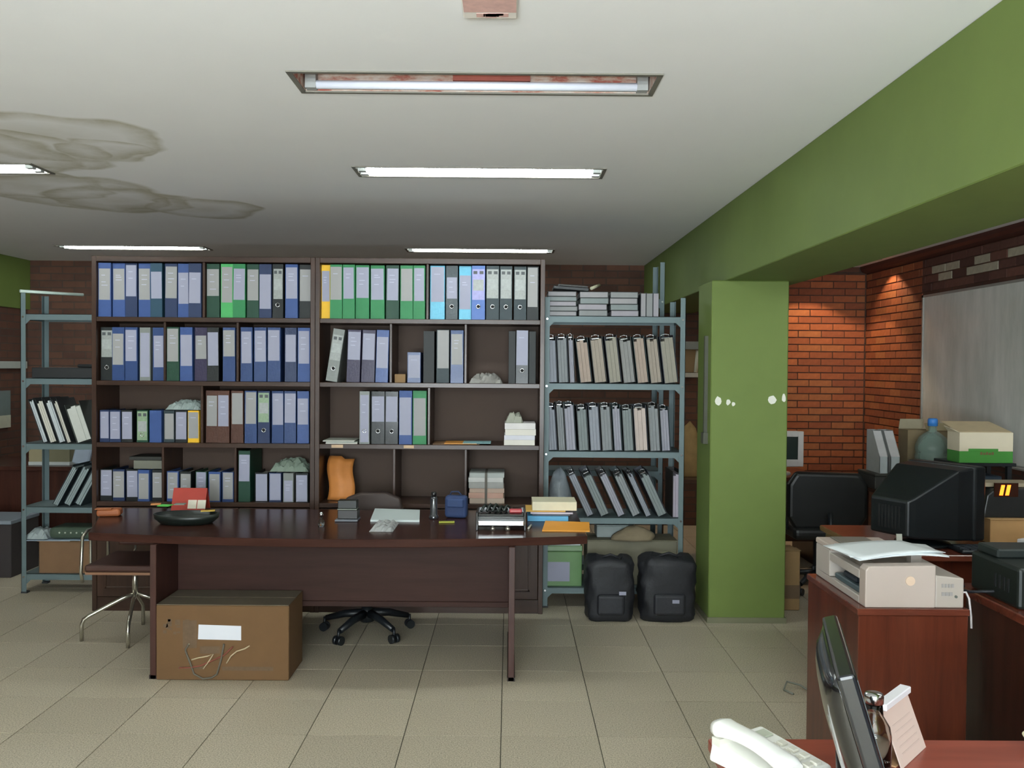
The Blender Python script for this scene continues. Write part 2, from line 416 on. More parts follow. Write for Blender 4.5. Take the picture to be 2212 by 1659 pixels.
# ================================================================== ceiling lamps
REFL_W = P((222, 224, 220), 0.35, var=0.04)
def rust_mat():
    m, nt, b = new_mat('peeling_reflector')
    v = coords(nt, 'Object', (3.0, 9, 9))
    f = noise(nt, v, 2.4, 6, 0.7)
    nt.links.new(ramp(nt, f, [(0.40, C(210, 198, 188)), (0.5, C(196, 168, 152)), (0.60, C(170, 92, 78))]), b.inputs['Base Color'])
    b.inputs['Roughness'].default_value = 0.7
    return m
RUST = rust_mat()
TUBE_ON = emit('lit_tube', (243, 252, 252), TUBE_POWER)
TUBE_OFF = P((222, 226, 238), 0.3, var=0.03)
RIM = P((120, 116, 106), 0.5, 0.3)
for (fx, fy, lit, lab) in FIX:
    t = thing('ceiling_lamp', lab, 'ceiling lamp', (fx, fy, ZC), group='recessed fluorescent ceiling lamps')
    x0, x1, y0, y1, D = fx - FL / 2, fx + FL / 2, fy - FW / 2, fy + FW / 2, 0.075
    h = MB(); e = 0.003
    h.box(x0 + e, x1 - e, y0 + e, y1 - e, ZC + D, ZC + D + 0.004)
    h.box(x0 + e, x1 - e, y0 + e, y0 + e + 0.003, ZC, ZC + D); h.box(x0 + e, x1 - e, y1 - e - 0.003, y1 - e, ZC, ZC + D)
    h.box(x0 + e, x0 + e + 0.003, y0 + e, y1 - e, ZC, ZC + D); h.box(x1 - e - 0.003, x1 - e, y0 + e, y1 - e, ZC, ZC + D)
    h.build('housing', REFL_W if lit else RUST, t)
    r = MB(); w = 0.014
    r.box(x0 - w, x1 + w, y0 - w, y0 + 0.004, ZC - 0.006, ZC - 0.0005); r.box(x0 - w, x1 + w, y1 - 0.004, y1 + w, ZC - 0.006, ZC - 0.0005)
    r.box(x0 - w, x0 + 0.004, y0, y1, ZC - 0.006, ZC - 0.0005); r.box(x1 - 0.004, x1 + w, y0, y1, ZC - 0.006, ZC - 0.0005)
    r.build('rim', RIM, t)
    for s in ((-0.042, 0.042) if lit else (0.080,)):
        ty, tz = fy + s, ZC + (0.004 if lit else 0.014)
        MB().cyl((x0 + 0.05, ty, tz), (x1 - 0.05, ty, tz), 0.0135 if lit else 0.016, n=12).build('tube', TUBE_ON if lit else TUBE_OFF, t)
        for xe in (x0 + 0.012, x1 - 0.052): MB().box(xe, xe + 0.04, ty - 0.018, ty + 0.018, tz - 0.016, ZC + D).build('lamp_holder', P((150, 152, 150), 0.5), t)
    if not lit:
        MB().box(fx - 0.09, fx + 0.20, fy + 0.085, fy + 0.106, ZC + 0.036, ZC + D).build('ballast_cover', P((168, 92, 80), 0.6, var=0.25), t)

pl = thing('ceiling_plate', 'small square plate with flaking red paint on the ceiling at top edge', 'plate', at(1059, 10, 2.72))
q0, q1 = atz(1001, 30, ZC), atz(1118, 30, ZC)
MB().box(q0.x, q1.x, q0.y - 0.20, q0.y, ZC - 0.014, ZC - 0.0005).build('cover', P((226, 220, 212), 0.6, var=0.1), pl, bevel=0.004)
mb = MB()
for i in range(6):
    x = random.uniform(q0.x + .02, q1.x - .06); y = random.uniform(q0.y - .045, q0.y - .03)
    mb.box(x, x + random.uniform(.02, .05), y, y + random.uniform(.01, .03), ZC - 0.0148, ZC - 0.014)
mb.box(q0.x + 0.004, q1.x - 0.004, q0.y - 0.18, q0.y - 0.05, ZC - 0.0146, ZC - 0.014)
mb.build('flaking_paint', P((206, 168, 160), 0.7, var=0.3, scale=30), pl)

# warm downlights of the right bay (behind the beam)
for (dx, dy, ang, pw, lab) in ((3.02, 8.78, 104, SPOT_POWER, 'warm recessed downlight washing the brick back wall'),
                               (3.44, 8.52, 112, SPOT_POWER * 0.42, 'warm recessed downlight beside the side wall near the corner')):
    t = thing('downlight', lab, 'downlight', (dx, dy, ZC), group='warm downlights in the right bay')
    MB().lathe([(0.05, -0.008), (0.062, -0.006), (0.062, -0.0005), (0.05, -0.0005)], dx, dy, 24, ZC).build('ring', P((200, 196, 184), 0.4), t)
    MB().lathe([(0.001, -0.003), (0.048, -0.003), (0.048, -0.001), (0.001, -0.001)], dx, dy, 24, ZC).build('lens', emit('warm_lens', (255, 190, 120), 4.0), t)
    l = bpy.data.lights.new('downlight_beam', 'SPOT'); l.energy = pw; l.color = (1.0, 0.70, 0.40); l.spot_size = math.radians(ang); l.spot_blend = 0.25; l.shadow_soft_size = 0.03
    o = bpy.data.objects.new('downlight_beam', l); COL.objects.link(o); o.parent = t; o.location = (0, 0, -0.012)

# ================================================================== bookcases
YBK = 5.86; DEP = 0.36
BKX = wood((46, 31, 24), (64, 44, 34), 0.34, 'x', .1); BKZ = wood((46, 31, 24), (64, 44, 34), 0.34, 'z', .1)
BACKM = P((66, 48, 36), 0.7, var=0.10, scale=8)
SHZ = [1.917, 1.503, 1.101, 0.716]; TH = 0.030
XA, XM, XB = at(198, 930, YBK).x, at(681, 930, YBK + 0.02).x, at(1175, 930, YBK).x
def bookcase(label, x0, x1, divs):
    t = thing('bookcase', label, 'bookcase', ((x0 + x1) / 2, YBK + DEP / 2, 0), group='dark wooden bookcases')
    y0, y1 = YBK, YBK + DEP
    for x in (x0, x1 - TH): box(x, x + TH, y0, y1, 0.0, 2.31).build('side_panel', BKZ, t, 0.002)
    box(x0 + TH, x1 - TH, y0, y1, 2.275, 2.31).build('top_board', BKX, t, 0.002)
    for z in SHZ: box(x0 + TH, x1 - TH, y0 + 0.002, y1 - 0.008, z - TH, z).build('shelf', BKX, t, 0.002)
    box(x0 + TH, x1 - TH, y1 - 0.008, y1, 0.08, 2.275).build('back_panel', BACKM, t)
    zt = [2.275] + [z - TH for z in SHZ[:3]]
    for row, xs_ in enumerate(divs):
        for u in xs_:
            x = at(u, 640 + 130 * row, YBK + 0.03).x
            box(x - 0.008, x + 0.008, y0 + 0.012, y1 - 0.008, SHZ[row], zt[row]).build('divider', BKZ, t, 0.002)
    box(x0 + TH, x1 - TH, y0 + 0.012, y1 - 0.01, 0.0, 0.09).build('plinth', BKX, t)
    n = 3; w = (x1 - x0 - 2 * TH) / n
    for i in range(n):
        a = x0 + TH + i * w
        d = box(a + 0.003, a + w - 0.003, y0 - 0.002, y0 + 0.018, 0.095, SHZ[3] - TH - 0.006).build('door', BKZ, t, 0.003)
        mb = MB(); q = 0.055; zt_, zb = SHZ[3] - TH - 0.006 - q, 0.095 + q
        for (p, r_, s, u_) in ((a + q, a + w - q, zt_ - .012, zt_), (a + q, a + w - q, zb, zb + .012), (a + q, a + q + .012, zb, zt_), (a + w - q - .012, a + w - q, zb, zt_)): mb.box(p, r_, y0 - 0.008, y0 - 0.002, s, u_)
        mb.build('moulding', BKZ, d, 0.002)
        MB().lathe([(0.006, 0), (0.006, 0.01), (0.013, 0.016), (0.011, 0.026), (0.001, 0.029)], 0, 0, 12).xform(Matrix.Translation((a + (w - 0.03 if i == 0 else 0.03), y0 - 0.002, 0.5)) @ Matrix.Rotation(math.radians(90), 4, 'X')).build('knob', P((150, 130, 84), 0.3, 0.9), d)
    return t
bookcase('tall dark brown bookcase full of lever-arch binders, left of the pair', XA, XM, [(442,), (358, 515), (438,), (354, 510)])
bookcase('tall dark brown bookcase with half-empty shelves, right of the pair', XM + 0.001, XB, [(924,), (845, 1006), (927,), (852, 1006)])
# peeling tape on the shelf edges of the right bookcase
for (u0, u1, v, lab) in ((716, 741, 963, 'tan paper tape stuck on the shelf edge under the lying papers'), (872, 894, 967, 'tan paper tape stuck on the shelf edge under the green binder')):
    a, b_ = at(u0, v, YBK), at(u1, v, YBK)
    fixed(box(a.x, b_.x, YBK - 0.0015, YBK + 0.0005, 1.078, 1.098), 'tape_strip', P((190, 160, 128), 0.6), lab, 'tape')

# ------------------------------------------------------------------ binders
BLUE = (52, 76, 128); NAVY = (34, 48, 80); DBLUE = (40, 62, 106); BLACK = (26, 30, 30); DGREEN = (26, 62, 46); GRN = (42, 120, 72); LGRN = (70, 160, 90)
BROWN = (74, 44, 32); YEL = (226, 176, 40); CYAN = (92, 172, 200); SLATE = (42, 54, 58); PURP = (46, 40, 66); TEAL = (34, 66, 84); GREY = (120, 124, 120); PERI = (84, 112, 172)
CN = {BLUE: 'blue', NAVY: 'navy', DBLUE: 'dark blue', BLACK: 'black', DGREEN: 'dark green', GRN: 'green', LGRN: 'bright green', BROWN: 'brown', YEL: 'yellow',
      CYAN: 'light blue', SLATE: 'slate grey', PURP: 'dark purple', TEAL: 'teal', GREY: 'grey', PERI: 'periwinkle blue'}
PAPER = P((214, 210, 200), 0.8, var=0.05); LAB = P((144, 145, 163), 0.55, var=0.05); LABC = P((142, 141, 140), 0.55, var=0.05)
PRINT = P((70, 74, 76), 0.6, var=0.2); MARBLE = P((138, 142, 138), 0.4, var=0.35, scale=60); MARBG = P((128, 150, 120), 0.4, var=0.35, scale=60); MARBV = P((142, 140, 190), 0.4, var=0.25, scale=50)
CHROME = P((200, 202, 204), 0.18, 1.0, var=0.04)
INK = P((120, 122, 150), 0.6, var=0.2)
BCOV = {}
def cover_mat(c, shiny):
    return P(c, 0.42 if shiny else 0.5, var=0.12, scale=38 if shiny else 20, coat=0.14 if shiny else 0.0, bmp=0.6 if shiny else 0.0, spec=.3)
rnd = random.Random(3)
def binder(u0, u1, vt, vb, z, c, lab, kind='white', place='', shiny=False, lean=0.0, yaw=0.0, Y=YBK + 0.03, depth=0.28, words=None, group='lever-arch binders'):
    """u0,u1 spine sides, vt,vb top and bottom in the photo; lab = (top, bottom) of the spine label in the photo"""
    um = (u0 + u1) / 2; k = F / Y
    w = (u1 - u0) / k - 0.0015; pb = at(um, vb, Y); h = (vb - vt) / k
    yj = rnd.uniform(-0.012, 0.016) if not yaw else 0.0
    extra = abs(math.sin(lean)) * w / 2
    name = CN[c]
    lb = words or (('%s binder with white spine label' % name) if kind == 'white' else '%s binder with grey printed label' % name)
    t = thing('binder', lb + place, 'binder', (pb.x, Y + yj, z + extra + 0.0005), (0, lean, yaw), group)
    cm = cover_mat(c, shiny)
    mb = MB(); b = 0.003
    mb.box(-w / 2, w / 2, 0, b, 0, h); mb.box(-w / 2, -w / 2 + b, b, depth, 0, h); mb.box(w / 2 - b, w / 2, b, depth, 0, h)
    cov = mb.build('cover', cm, t, 0.0008, local=True)
    box(-w / 2 + b + .002, w / 2 - b - .002, 0.03, depth - 0.012, 0.003, h - 0.018).build('paper_block', PAPER, t, local=True)
    zb = lambda v: (vb - v) / k
    if lab:
        z1, z0 = zb(lab[0]), max(0.004, zb(lab[1]))
        lw = w / 2 - rnd.uniform(0.003, 0.006); dx = rnd.uniform(-0.0015, 0.0015); tl = rnd.uniform(-0.012, 0.012) * (kind == 'white')
        mat_ = {'white': rnd.choice((LAB, LAB, LABC)), 'marble': MARBLE, 'marbleg': MARBG, 'marblev': MARBV, 'full': LAB, 'cream': LABC}[kind]
        zc, hh = (z0 + z1) / 2, (z1 - z0)
        l = MB().obox((dx, -0.0006, zc), (2 * lw, 0.0012, hh), Matrix.Rotation(tl, 3, 'Y')).build('spine_label', mat_, t, local=True)
        if kind.startswith('marble'):
            for sx in (-1, 1): box(sx * lw * .5 - lw * .32, sx * lw * .5 + lw * .32, -0.0017, -0.0012, z1 - 0.032, z1 - 0.012).build('label_print', PRINT, l, local=True)
            box(-lw * .85, lw * .85, -0.0016, -0.0012, zc - hh * .20, zc + hh * .16).build('label_print', P((150, 154, 152), 0.5, var=0.3, scale=40), l, local=True)
        elif rnd.random() < 0.75:
            zz = zc + hh * .3
            for i in range(rnd.randint(1, 3)):
                box(-lw * .55, lw * rnd.uniform(.1, .55), -0.0016, -0.0012, zz - 0.004, zz).build('label_print', P((176, 176, 196), 0.6, var=0.1), l, local=True); zz -= rnd.uniform(.012, .05)
    if kind.startswith('marble') or kind == 'ring' or shiny == 2:
        rz = 0.085 if h > .3 else .05
        pts = [(0.0125 * math.cos(2 * math.pi * i / 16), -0.001, rz + 0.0125 * math.sin(2 * math.pi * i / 16)) for i in range(17)]
        MB().tube(pts, 0.0028, 6).build('finger_ring', CHROME, t, local=True)
        MB().cyl((0, -0.0006, rz), (0, 0.0034, rz), 0.0105, n=16).build('finger_hole', P((12, 12, 12), 0.8), t, local=True)
    return t
def Z1(x): return 180 + x * .2351
def Y1(y): return 540 + y * .2351
def Y2(y): return 820 + y * .2351
def Z3(x): return 670 + x * .2351
def Z4(x): return 670 + x * .2803
def Y4(y): return 820 + y * .2803
def rowset(items, fx, fy, vt, vb, z, bay, depth=0.28):
    for i, it in enumerate(items):
        x0, x1, c, l0, l1 = it[:5]; kind = it[5] if len(it) > 5 else 'white'; sh = it[6] if len(it) > 6 else False
        binder(fx(x0), fx(x1), vt, vb, z, c, (fy(l0), fy(l1)) if l0 is not None else None, kind, ', %s from left, %s' % (ORD[i], bay), sh, depth=depth,
               group='binders in the ' + bay)
S = SHZ
rowset([(140, 258, BLUE, 185, 470), (262, 378, BLUE, 183, 467), (380, 490, NAVY, 150, 435), (500, 612, BLUE, 180, 465), (618, 728, TEAL, 210, 455), (745, 860, NAVY, 160, 450),
        (865, 970, BLUE, 215, 500), (970, 1090, NAVY, 215, 495)], Z1, Y1, 571, 687, S[0], 'top left bay of left bookcase')
rowset([(1130, 1250, DGREEN, 185, 430), (1262, 1375, LGRN, 165, 490), (1375, 1490, GRN, 180, 465), (1500, 1612, DGREEN, 185, 468), (1615, 1730, NAVY, 230, 545), (1740, 1840, BLACK, 180, 455, 'marble'),
        (1855, 1970, BLUE, 165, 450), (1980, 2095, BLACK, 180, 470)], Z1, Y1, 572, 688, S[0], 'top right bay of left bookcase')
rowset([(150, 262, BLACK, 740, 985, 'marble'), (265, 380, DBLUE, 770, 1055, 'white', True), (385, 500, DBLUE, 735, 1020), (510, 610, GREY, 760, 1165, 'full'), (630, 735, DBLUE, 785, 1075)],
       Z1, Y1, 707, 822, S[1], 'second row left of left bookcase')
rowset([(770, 885, DGREEN, 725, 1025, 'cream', True), (890, 1005, BLUE, 780, 1065, 'white', True), (1015, 1130, PURP, 785, 1000, 'white', True), (1135, 1245, BLACK, 755, 1060, 'white', True), (1285, 1400, DBLUE, 735, 975, 'white', True)],
       Z1, Y1, 707, 823, S[1], 'second row middle of left bookcase')
rowset([(1445, 1555, DBLUE, 750, 1040, 'white', True), (1565, 1680, DBLUE, 740, 1025, 'white', True), (1690, 1810, DBLUE, 735, 1015, 'white', True), (1845, 1955, NAVY, 775, 1025, 'white', True), (1965, 2080, BLUE, 740, 1040)],
       Z1, Y1, 707, 824, S[1], 'second row right of left bookcase')
rowset([(148, 238, NAVY, 295, 540), (240, 344, NAVY, 295, 545), (350, 455, BLACK, 295, 545), (490, 595, DGREEN, 290, 555, 'marbleg'), (610, 720, BLUE, None, None), (730, 830, SLATE, 310, 545), (840, 950, BLACK, 295, 545),
        (955, 1060, YEL, 295, 535)], Z1, Y2, 886, 955, S[2], 'third row left of left bookcase', 0.24)
rowset([(1120, 1230, BROWN, 145, 425, 'white', True), (1235, 1345, BROWN, 140, 425, 'white', True), (1355, 1470, BROWN, 120, 405, 'white', True), (1485, 1598, DBLUE, 110, 400, 'white', True), (1605, 1715, NAVY, 115, 385, 'marbleg'),
        (1725, 1835, DBLUE, 120, 410), (1840, 1950, DBLUE, 120, 390, 'white', True), (1960, 2070, BLUE, 165, 405, 'white', True)], Z1, Y2, 843, 956, S[2], 'third row right of left bookcase')
rowset([(145, 258, BLACK, 850, 1085), (268, 378, NAVY, 860, 1100), (390, 498, BLACK, 855, 1095), (505, 612, BLUE, 875, 1110), (625, 718, BLACK, 870, 1100)], Z1, Y2, 1018, 1086, S[3], 'bottom row left of left bookcase', 0.24)
rowset([(765, 875, BLUE, 870, 1110), (890, 995, BLACK, 880, 1110), (1030, 1135, DGREEN, 865, 1110), (1155, 1265, BLUE, 880, 1125), (1280, 1385, DBLUE, 865, 1110)], Z1, Y2, 1022, 1087, S[3], 'bottom row middle of left bookcase', 0.24)
rowset([(1426, 1535, DGREEN, 700, 945), (1570, 1690, BLACK, 885, 1135), (1700, 1815, NAVY, 880, 1125), (1835, 1930, GREY, 940, 1135), (1950, 2065, BLACK, 890, 1135)][:1], Z1, Y2, 976, 1087, S[3], 'bottom row right of left bookcase')
for i, (x0, x1, c, l0, l1) in enumerate([(1570, 1690, BLACK, 885, 1135), (1700, 1815, NAVY, 880, 1125), (1835, 1930, GREY, 940, 1135), (1950, 2065, BLACK, 890, 1135)]):
    binder(Z1(x0), Z1(x1), 1025, 1088, S[3], c, (Y2(l0), Y2(l1)), 'white', ', %s from left, bottom row right of left bookcase' % ORD[i + 1], depth=0.24, group='binders in the bottom row right of left bookcase')
# right bookcase
rowset([(99, 181, YEL, 205, 485), (184, 296, GRN, 170, 470), (300, 412, GRN, 175, 460), (415, 540, GRN, 170, 450), (550, 680, GRN, 180, 465), (695, 815, DGREEN, 180, 470), (825, 943, GRN, 180, 475),
        (946, 1055, GRN, 175, 475)], Z3, Y1, 575, 691, S[0], 'top left bay of right bookcase')
rowset([(1100, 1235, CYAN, 165, 485, 'white', True), (1245, 1355, SLATE, 260, 455, 'ring' if 0 else 'white', 2), (1365, 1478, CYAN, 240, 550, 'white', True), (1482, 1606, PERI, 185, 465, 'marblev'), (1615, 1735, SLATE, 185, 450, 'marble'),
        (1740, 1855, SLATE, 185, 450, 'marble'), (1870, 1985, SLATE, 185, 455, 'marble'), (1990, 2098, BLACK, 165, 525, 'cream')], Z3, Y1, 576, 692, S[0], 'top right bay of right bookcase')
bb = ', second row left of right bookcase'
binder(703, 728, 712, 826, S[1], GREY, (725, 780), 'marble', '', 2, lean=math.radians(8.5), words='grey printed binder leaning right, second row of right bookcase', group='binders in the second row left of right bookcase')
binder(748, 777, 713, 826, S[1], PURP, (Y1(755), Y1(1010)), 'white', ', second from left' + bb, True, lean=math.radians(1.5), group='binders in the second row left of right bookcase')
binder(779, 808, 713, 826, S[1], PURP, (Y1(768), Y1(1010)), 'white', ', third from left' + bb, True, lean=math.radians(1.5), group='binders in the second row left of right bookcase')
binder(811, 838, 713, 826, S[1], BLUE, (Y1(800), Y1(1085)), 'white', ', rightmost' + bb, True, lean=math.radians(1.5), group='binders in the second row left of right bookcase')
binder(879, 908, 762, 828, S[1], DBLUE, (Y1(970), Y1(1180)), 'white', '', True, depth=0.22, words='short blue binder standing alone, second row of right bookcase')
binder(914, 938, 716, 828, S[1], BLACK, None, 'white', '', False, words='black binder without a label, second row of right bookcase')
binder(942, 970, 713, 828, S[1], SLATE, (Y1(740), Y1(1090)), 'cream', '', False, words='slate grey binder with long cream label, second row of right bookcase')
binder(973, 1001, 714, 828, S[1], DBLUE, (Y1(775), Y1(1055)), 'white', '', True, words='dark blue binder against the divider, second row of right bookcase')
binder(1098, 1113, 716, 829, S[1], BLACK, None, 'white', '', False, words='thin black folder beside the shiny binder, second row of right bookcase')
binder(1114, 1141, 714, 829, S[1], BLACK, (Y1(740), Y1(1060)), 'white', '', 2, words='black binder with shiny white spine near right end, second row of right bookcase')
binder(1142, 1157, 716, 829, S[1], BLACK, None, 'white', '', False, words='thin black folder against the right end panel, second row of right bookcase')
rr = ', third row of right bookcase'
binder(776, 798, 847, 961, S[2], GREY, (855, 957), 'full', '', 2, words='grey binder with full white spine' + rr)
binder(802, 831, 847, 961, S[2], BLACK, (Y4(135), Y4(330)), 'white', '', 2, words='black binder with half white spine, beside the grey one' + rr)
binder(832, 860, 847, 961, S[2], BLACK, (Y4(135), Y4(330)), 'white', '', 2, words='black binder with half white spine, beside the blue one' + rr)
binder(862, 890, 846, 962, S[2], BLUE, (Y4(145), Y4(435)), 'white', '', False, words='blue binder with long white spine label' + rr)
binder(891, 921, 846, 962, S[2], GRN, (Y4(150), Y4(440)), 'white', '', False, words='green binder with long white spine label' + rr)

# ------------------------------------------------------------------ loose things on the bookcase shelves
BAG = film('clear_plastic', (190, 205, 200), 0.55, 0.22)
def crumple(x0, x1, y0, y1, z, h, seed, n=14):
    r = random.Random(seed); g = [[r.uniform(.25, 1.0) for _ in range(n + 1)] for _ in range(n + 1)]
    def fn(u, v):
        e = min(1.0, 4 * min(u, 1 - u), 4 * min(v, 1 - v)); q = g[int(round(v * n))][int(round(u * n))]
        return (x0 + (x1 - x0) * u, y0 + (y1 - y0) * v, z + 0.001 + h * (e ** .6) * (0.35 + .65 * q))
    mb = MB().sheet(fn, n, n, False)
    mb.sheet(lambda u, v: (x0 + (x1 - x0) * u, y0 + (y1 - y0) * v, z + 0.0005), 1, 1)
    return mb
def stack(name, label, cat, x0, x1, y0, y1, z, sheets, group=None, jitter=0.004):
    """pile of papers: sheets = [(height, material, partname)]"""
    t = thing(name, label, cat, ((x0 + x1) / 2, (y0 + y1) / 2, z), group=group)
    for h, m, nm in sheets:
        j = random.uniform(-jitter, jitter)
        box(x0 + j, x1 + j, y0 + abs(j), y1 - abs(j), z + .0003, z + h).build(nm, m, t, 0.0008); z += h
    return t
def XU(u, v, Y=YBK + 0.05): return at(u, v, Y).x
fixed(crumple(XU(354, 873), XU(431, 873), 5.93, 6.13, S[2] + (955 - 886) / 331.5 + 0.004, 0.065, 5), 'plastic_bag', BAG, 'clear crumpled plastic bag on top of the short binders, third row', 'plastic bag')
t = thing('box_file', 'grey cardboard box lying on short binders under a dark folder, bottom row', 'box', (XU(318, 1010), 6.0, S[3] + .206))
zb = S[3] + (1086 - 1018) / 331.5 + 0.003
box(XU(287, 1010), XU(349, 1010), 5.92, 6.13, zb, zb + 0.055).build('box_body', P((104, 104, 92), 0.7), t, 0.002)
box(XU(275, 1000), XU(345, 1000), 5.94, 6.14, zb + 0.056, zb + 0.078).build('dark_folder', P((44, 44, 40), 0.6), t, 0.001)
fixed(crumple(XU(580, 1015), XU(664, 1015), 5.93, 6.12, S[3] + (1088 - 1025) / 331.5 + 0.004, 0.085, 8), 'plastic_bag', film('dull_plastic', (140, 156, 140), 0.7, 0.3), 'dull green plastic bundle on short binders, bottom row right', 'plastic bag')
t = thing('carton', 'small low tan carton beside the short blue binder, second row', 'carton', (XU(862, 815), 5.97, S[1]))
box(XU(853, 815), XU(876, 815), 5.90, 6.05, S[1] + .0005, S[1] + 0.055).build('carton_body', P((128, 100, 66), 0.8), t, 0.001)
box(XU(854, 815), XU(875, 815), 5.905, 5.972, S[1] + .0552, S[1] + 0.0565).build('flap', P((140, 110, 74), 0.8), t)
fixed(crumple(XU(1014, 815), XU(1086, 815), 5.88, 6.1, S[1], 0.07, 11), 'plastic_bag', film('grey_plastic', (150, 148, 142), 0.75, 0.25), 'grey plastic bag lying in the right bay, second row of right bookcase', 'plastic bag')
stack('paper_pile', 'thin pile of papers lying left of the grey binder, third row', 'papers', XU(702, 950), XU(770, 950), 5.88, 6.1, S[2], [(0.006, PAPER, 'sheet'), (0.008, P((150, 156, 148), .8), 'sheet'), (0.006, PAPER, 'sheet'), (0.004, P((170, 172, 160), .8), 'sheet')], jitter=.012)
t = stack('paper_stack', 'thick white paper stack under a crumpled sheet, third row', 'papers', XU(1090, 940), XU(1156, 940), 5.875, 6.15, S[2], [(0.035, PAPER, 'sheaf'), (0.03, P((206, 206, 214), .8), 'sheaf'), (0.04, PAPER, 'sheaf'), (0.04, P((212, 208, 206), .8), 'sheaf')])
crumple(XU(1092, 940), XU(1130, 940), 5.88, 6.05, S[2] + 0.1455, 0.07, 4, 9).build('crumpled_sheet', P((150, 152, 138), 0.7), t)
t = thing('thin_folders', 'thin orange and blue folders lying beside the paper stack, third row', 'folders', (XU(1010, 960), 6.0, S[2]))
box(XU(935, 962), XU(1036, 962), 5.90, 6.1, S[2] + .0004, S[2] + 0.004).build('folder', P((120, 90, 60), .6), t)
box(XU(960, 962), XU(1030, 962), 5.885, 6.08, S[2] + .0044, S[2] + 0.010).build('folder', P((206, 140, 60), .6), t)
box(XU(1000, 966), XU(1060, 966), 5.87, 6.05, S[2] + .0104, S[2] + 0.013).build('folder', P((150, 196, 200), .6), t)
# orange envelope bent upright
def env(u, v):
    x = XU(702, 1030) + (XU(758, 1030) - XU(702, 1030)) * u
    return (x + 0.012 * math.sin(v * 6), 5.97 + 0.05 * abs(u - .45) + 0.10 * (v ** 2) * .8, S[3] + 0.003 + 0.285 * v - 0.02 * (u > .6) * v)
fixed(MB().sheet(env, 8, 10), 'envelope', P((196, 124, 58), 0.6, var=0.2), 'orange manila envelope standing at left end of right bookcase, bottom row', 'envelope', solid=0.006)
t = stack('document_bundle', 'tied bundle of grey and pink papers, bottom row of right bookcase', 'papers', XU(1013, 1050), XU(1088, 1050), 5.89, 6.15, S[3],
      [(0.035, P((176, 160, 146), .8), 'sheaf'), (0.035, P((186, 150, 136), .8), 'sheaf'), (0.03, P((178, 156, 142), .8), 'sheaf'), (0.04, P((150, 150, 146), .8), 'sheaf'), (0.03, P((186, 186, 182), .8), 'sheaf'), (0.03, P((160, 164, 160), .8), 'sheaf')], jitter=.006)
mb = MB(); xm = XU(1050, 1050); mb.box(xm - .008, xm + .008, 5.8835, 5.8845, S[3] + .001, S[3] + .2).box(xm - .008, xm + .008, 5.884, 6.15, S[3] + .2005, S[3] + .2015); mb.build('strap', P((86, 82, 74), .7), t)
stack('glass_sheet', 'greenish glass sheet lying in the bottom row of right bookcase', 'glass sheet', XU(778, 1062), XU(842, 1062), 5.95, 6.15, S[3], [(0.004, glass('green_glass', (170, 210, 190)), 'pane'), (0.003, P((120, 136, 124), .4), 'backing_card')])

# ================================================================== metal racks and their folders
STEEL = P((94, 110, 112), 0.5, 0.2, var=0.08, scale=6)
def rack(label, x0, x1, y0, y1, zs, ztop):
    t = thing('metal_rack', label, 'rack', ((x0 + x1) / 2, (y0 + y1) / 2, 0), group='grey slotted-steel racks')
    a = 0.035; th = 0.003
    for sx, x in ((1, x0), (-1, x1)):
        for sy, y in ((1, y0), (-1, y1)):
            p = MB(); p.box(x, x + sx * th, y, y + sy * a, 0, ztop); p.box(x, x + sx * a, y, y + sy * th, 0, ztop)
            o = p.build('post', STEEL, t)
            box(x - sx * .002, x + sx * (a + .004), y - sy * .002, y + sy * (a + .004), 0.0, 0.012).build('foot', P((40, 42, 44), .7), o)
    for z in zs:
        mb = MB(); e = 0.004
        mb.box(x0 + e, x1 - e, y0 + e, y1 - e, z - 0.003, z)
        mb.box(x0 + e, x1 - e, y0 + e, y0 + e + 0.002, z - 0.042, z); mb.box(x0 + e, x1 - e, y1 - e - 0.002, y1 - e, z - 0.042, z)
        mb.box(x0 + e, x0 + e + .002, y0 + e, y1 - e, z - 0.042, z); mb.box(x1 - e - .002, x1 - e, y0 + e, y1 - e, z - 0.042, z)
        s_ = mb.build('shelf', STEEL, t)
        for x in (x0 + .018, x1 - .018): MB().cyl((x, y0 - .004, z - .021), (x, y0 + .004, z - .021), .007, n=8).build('bolt', CHROME, s_)
        for x, sx in ((x0 + .005, 1), (x1 - .005, -1)):
            MB().prism([(x, z - .042), (x + sx * .06, z - .042), (x, z - .10)], y0 + .0045, y0 + .0065, 'y').build('gusset', STEEL, s_)
    return t
RY0, RY1 = 6.02, 6.42
RZ = [1.955, 1.507, 1.052, 0.608, 0.137]
RXA, RXB = XB + 0.004, at(1479, 900, RY0).x
rack('grey steel rack packed with hanging folders, between right bookcase and green column', RXA, RXB, RY0, RY1, RZ, 2.08)
LY0, LY1 = 6.30, 6.62
LXA = at(45, 950, LY0).x; LXB = LXA + 0.93
rack('narrow grey steel rack left of the bookcases, holding leaning white folders', LXA, LXB, LY0, LY1, RZ, 2.10)
SY0 = 6.66
rack('taller steel rack standing behind the folder rack, only its end post showing', 0.10, at(1436, 640, SY0).x, SY0, SY0 + 0.34, [0.15, 0.85, 1.5, 2.12], 2.39)

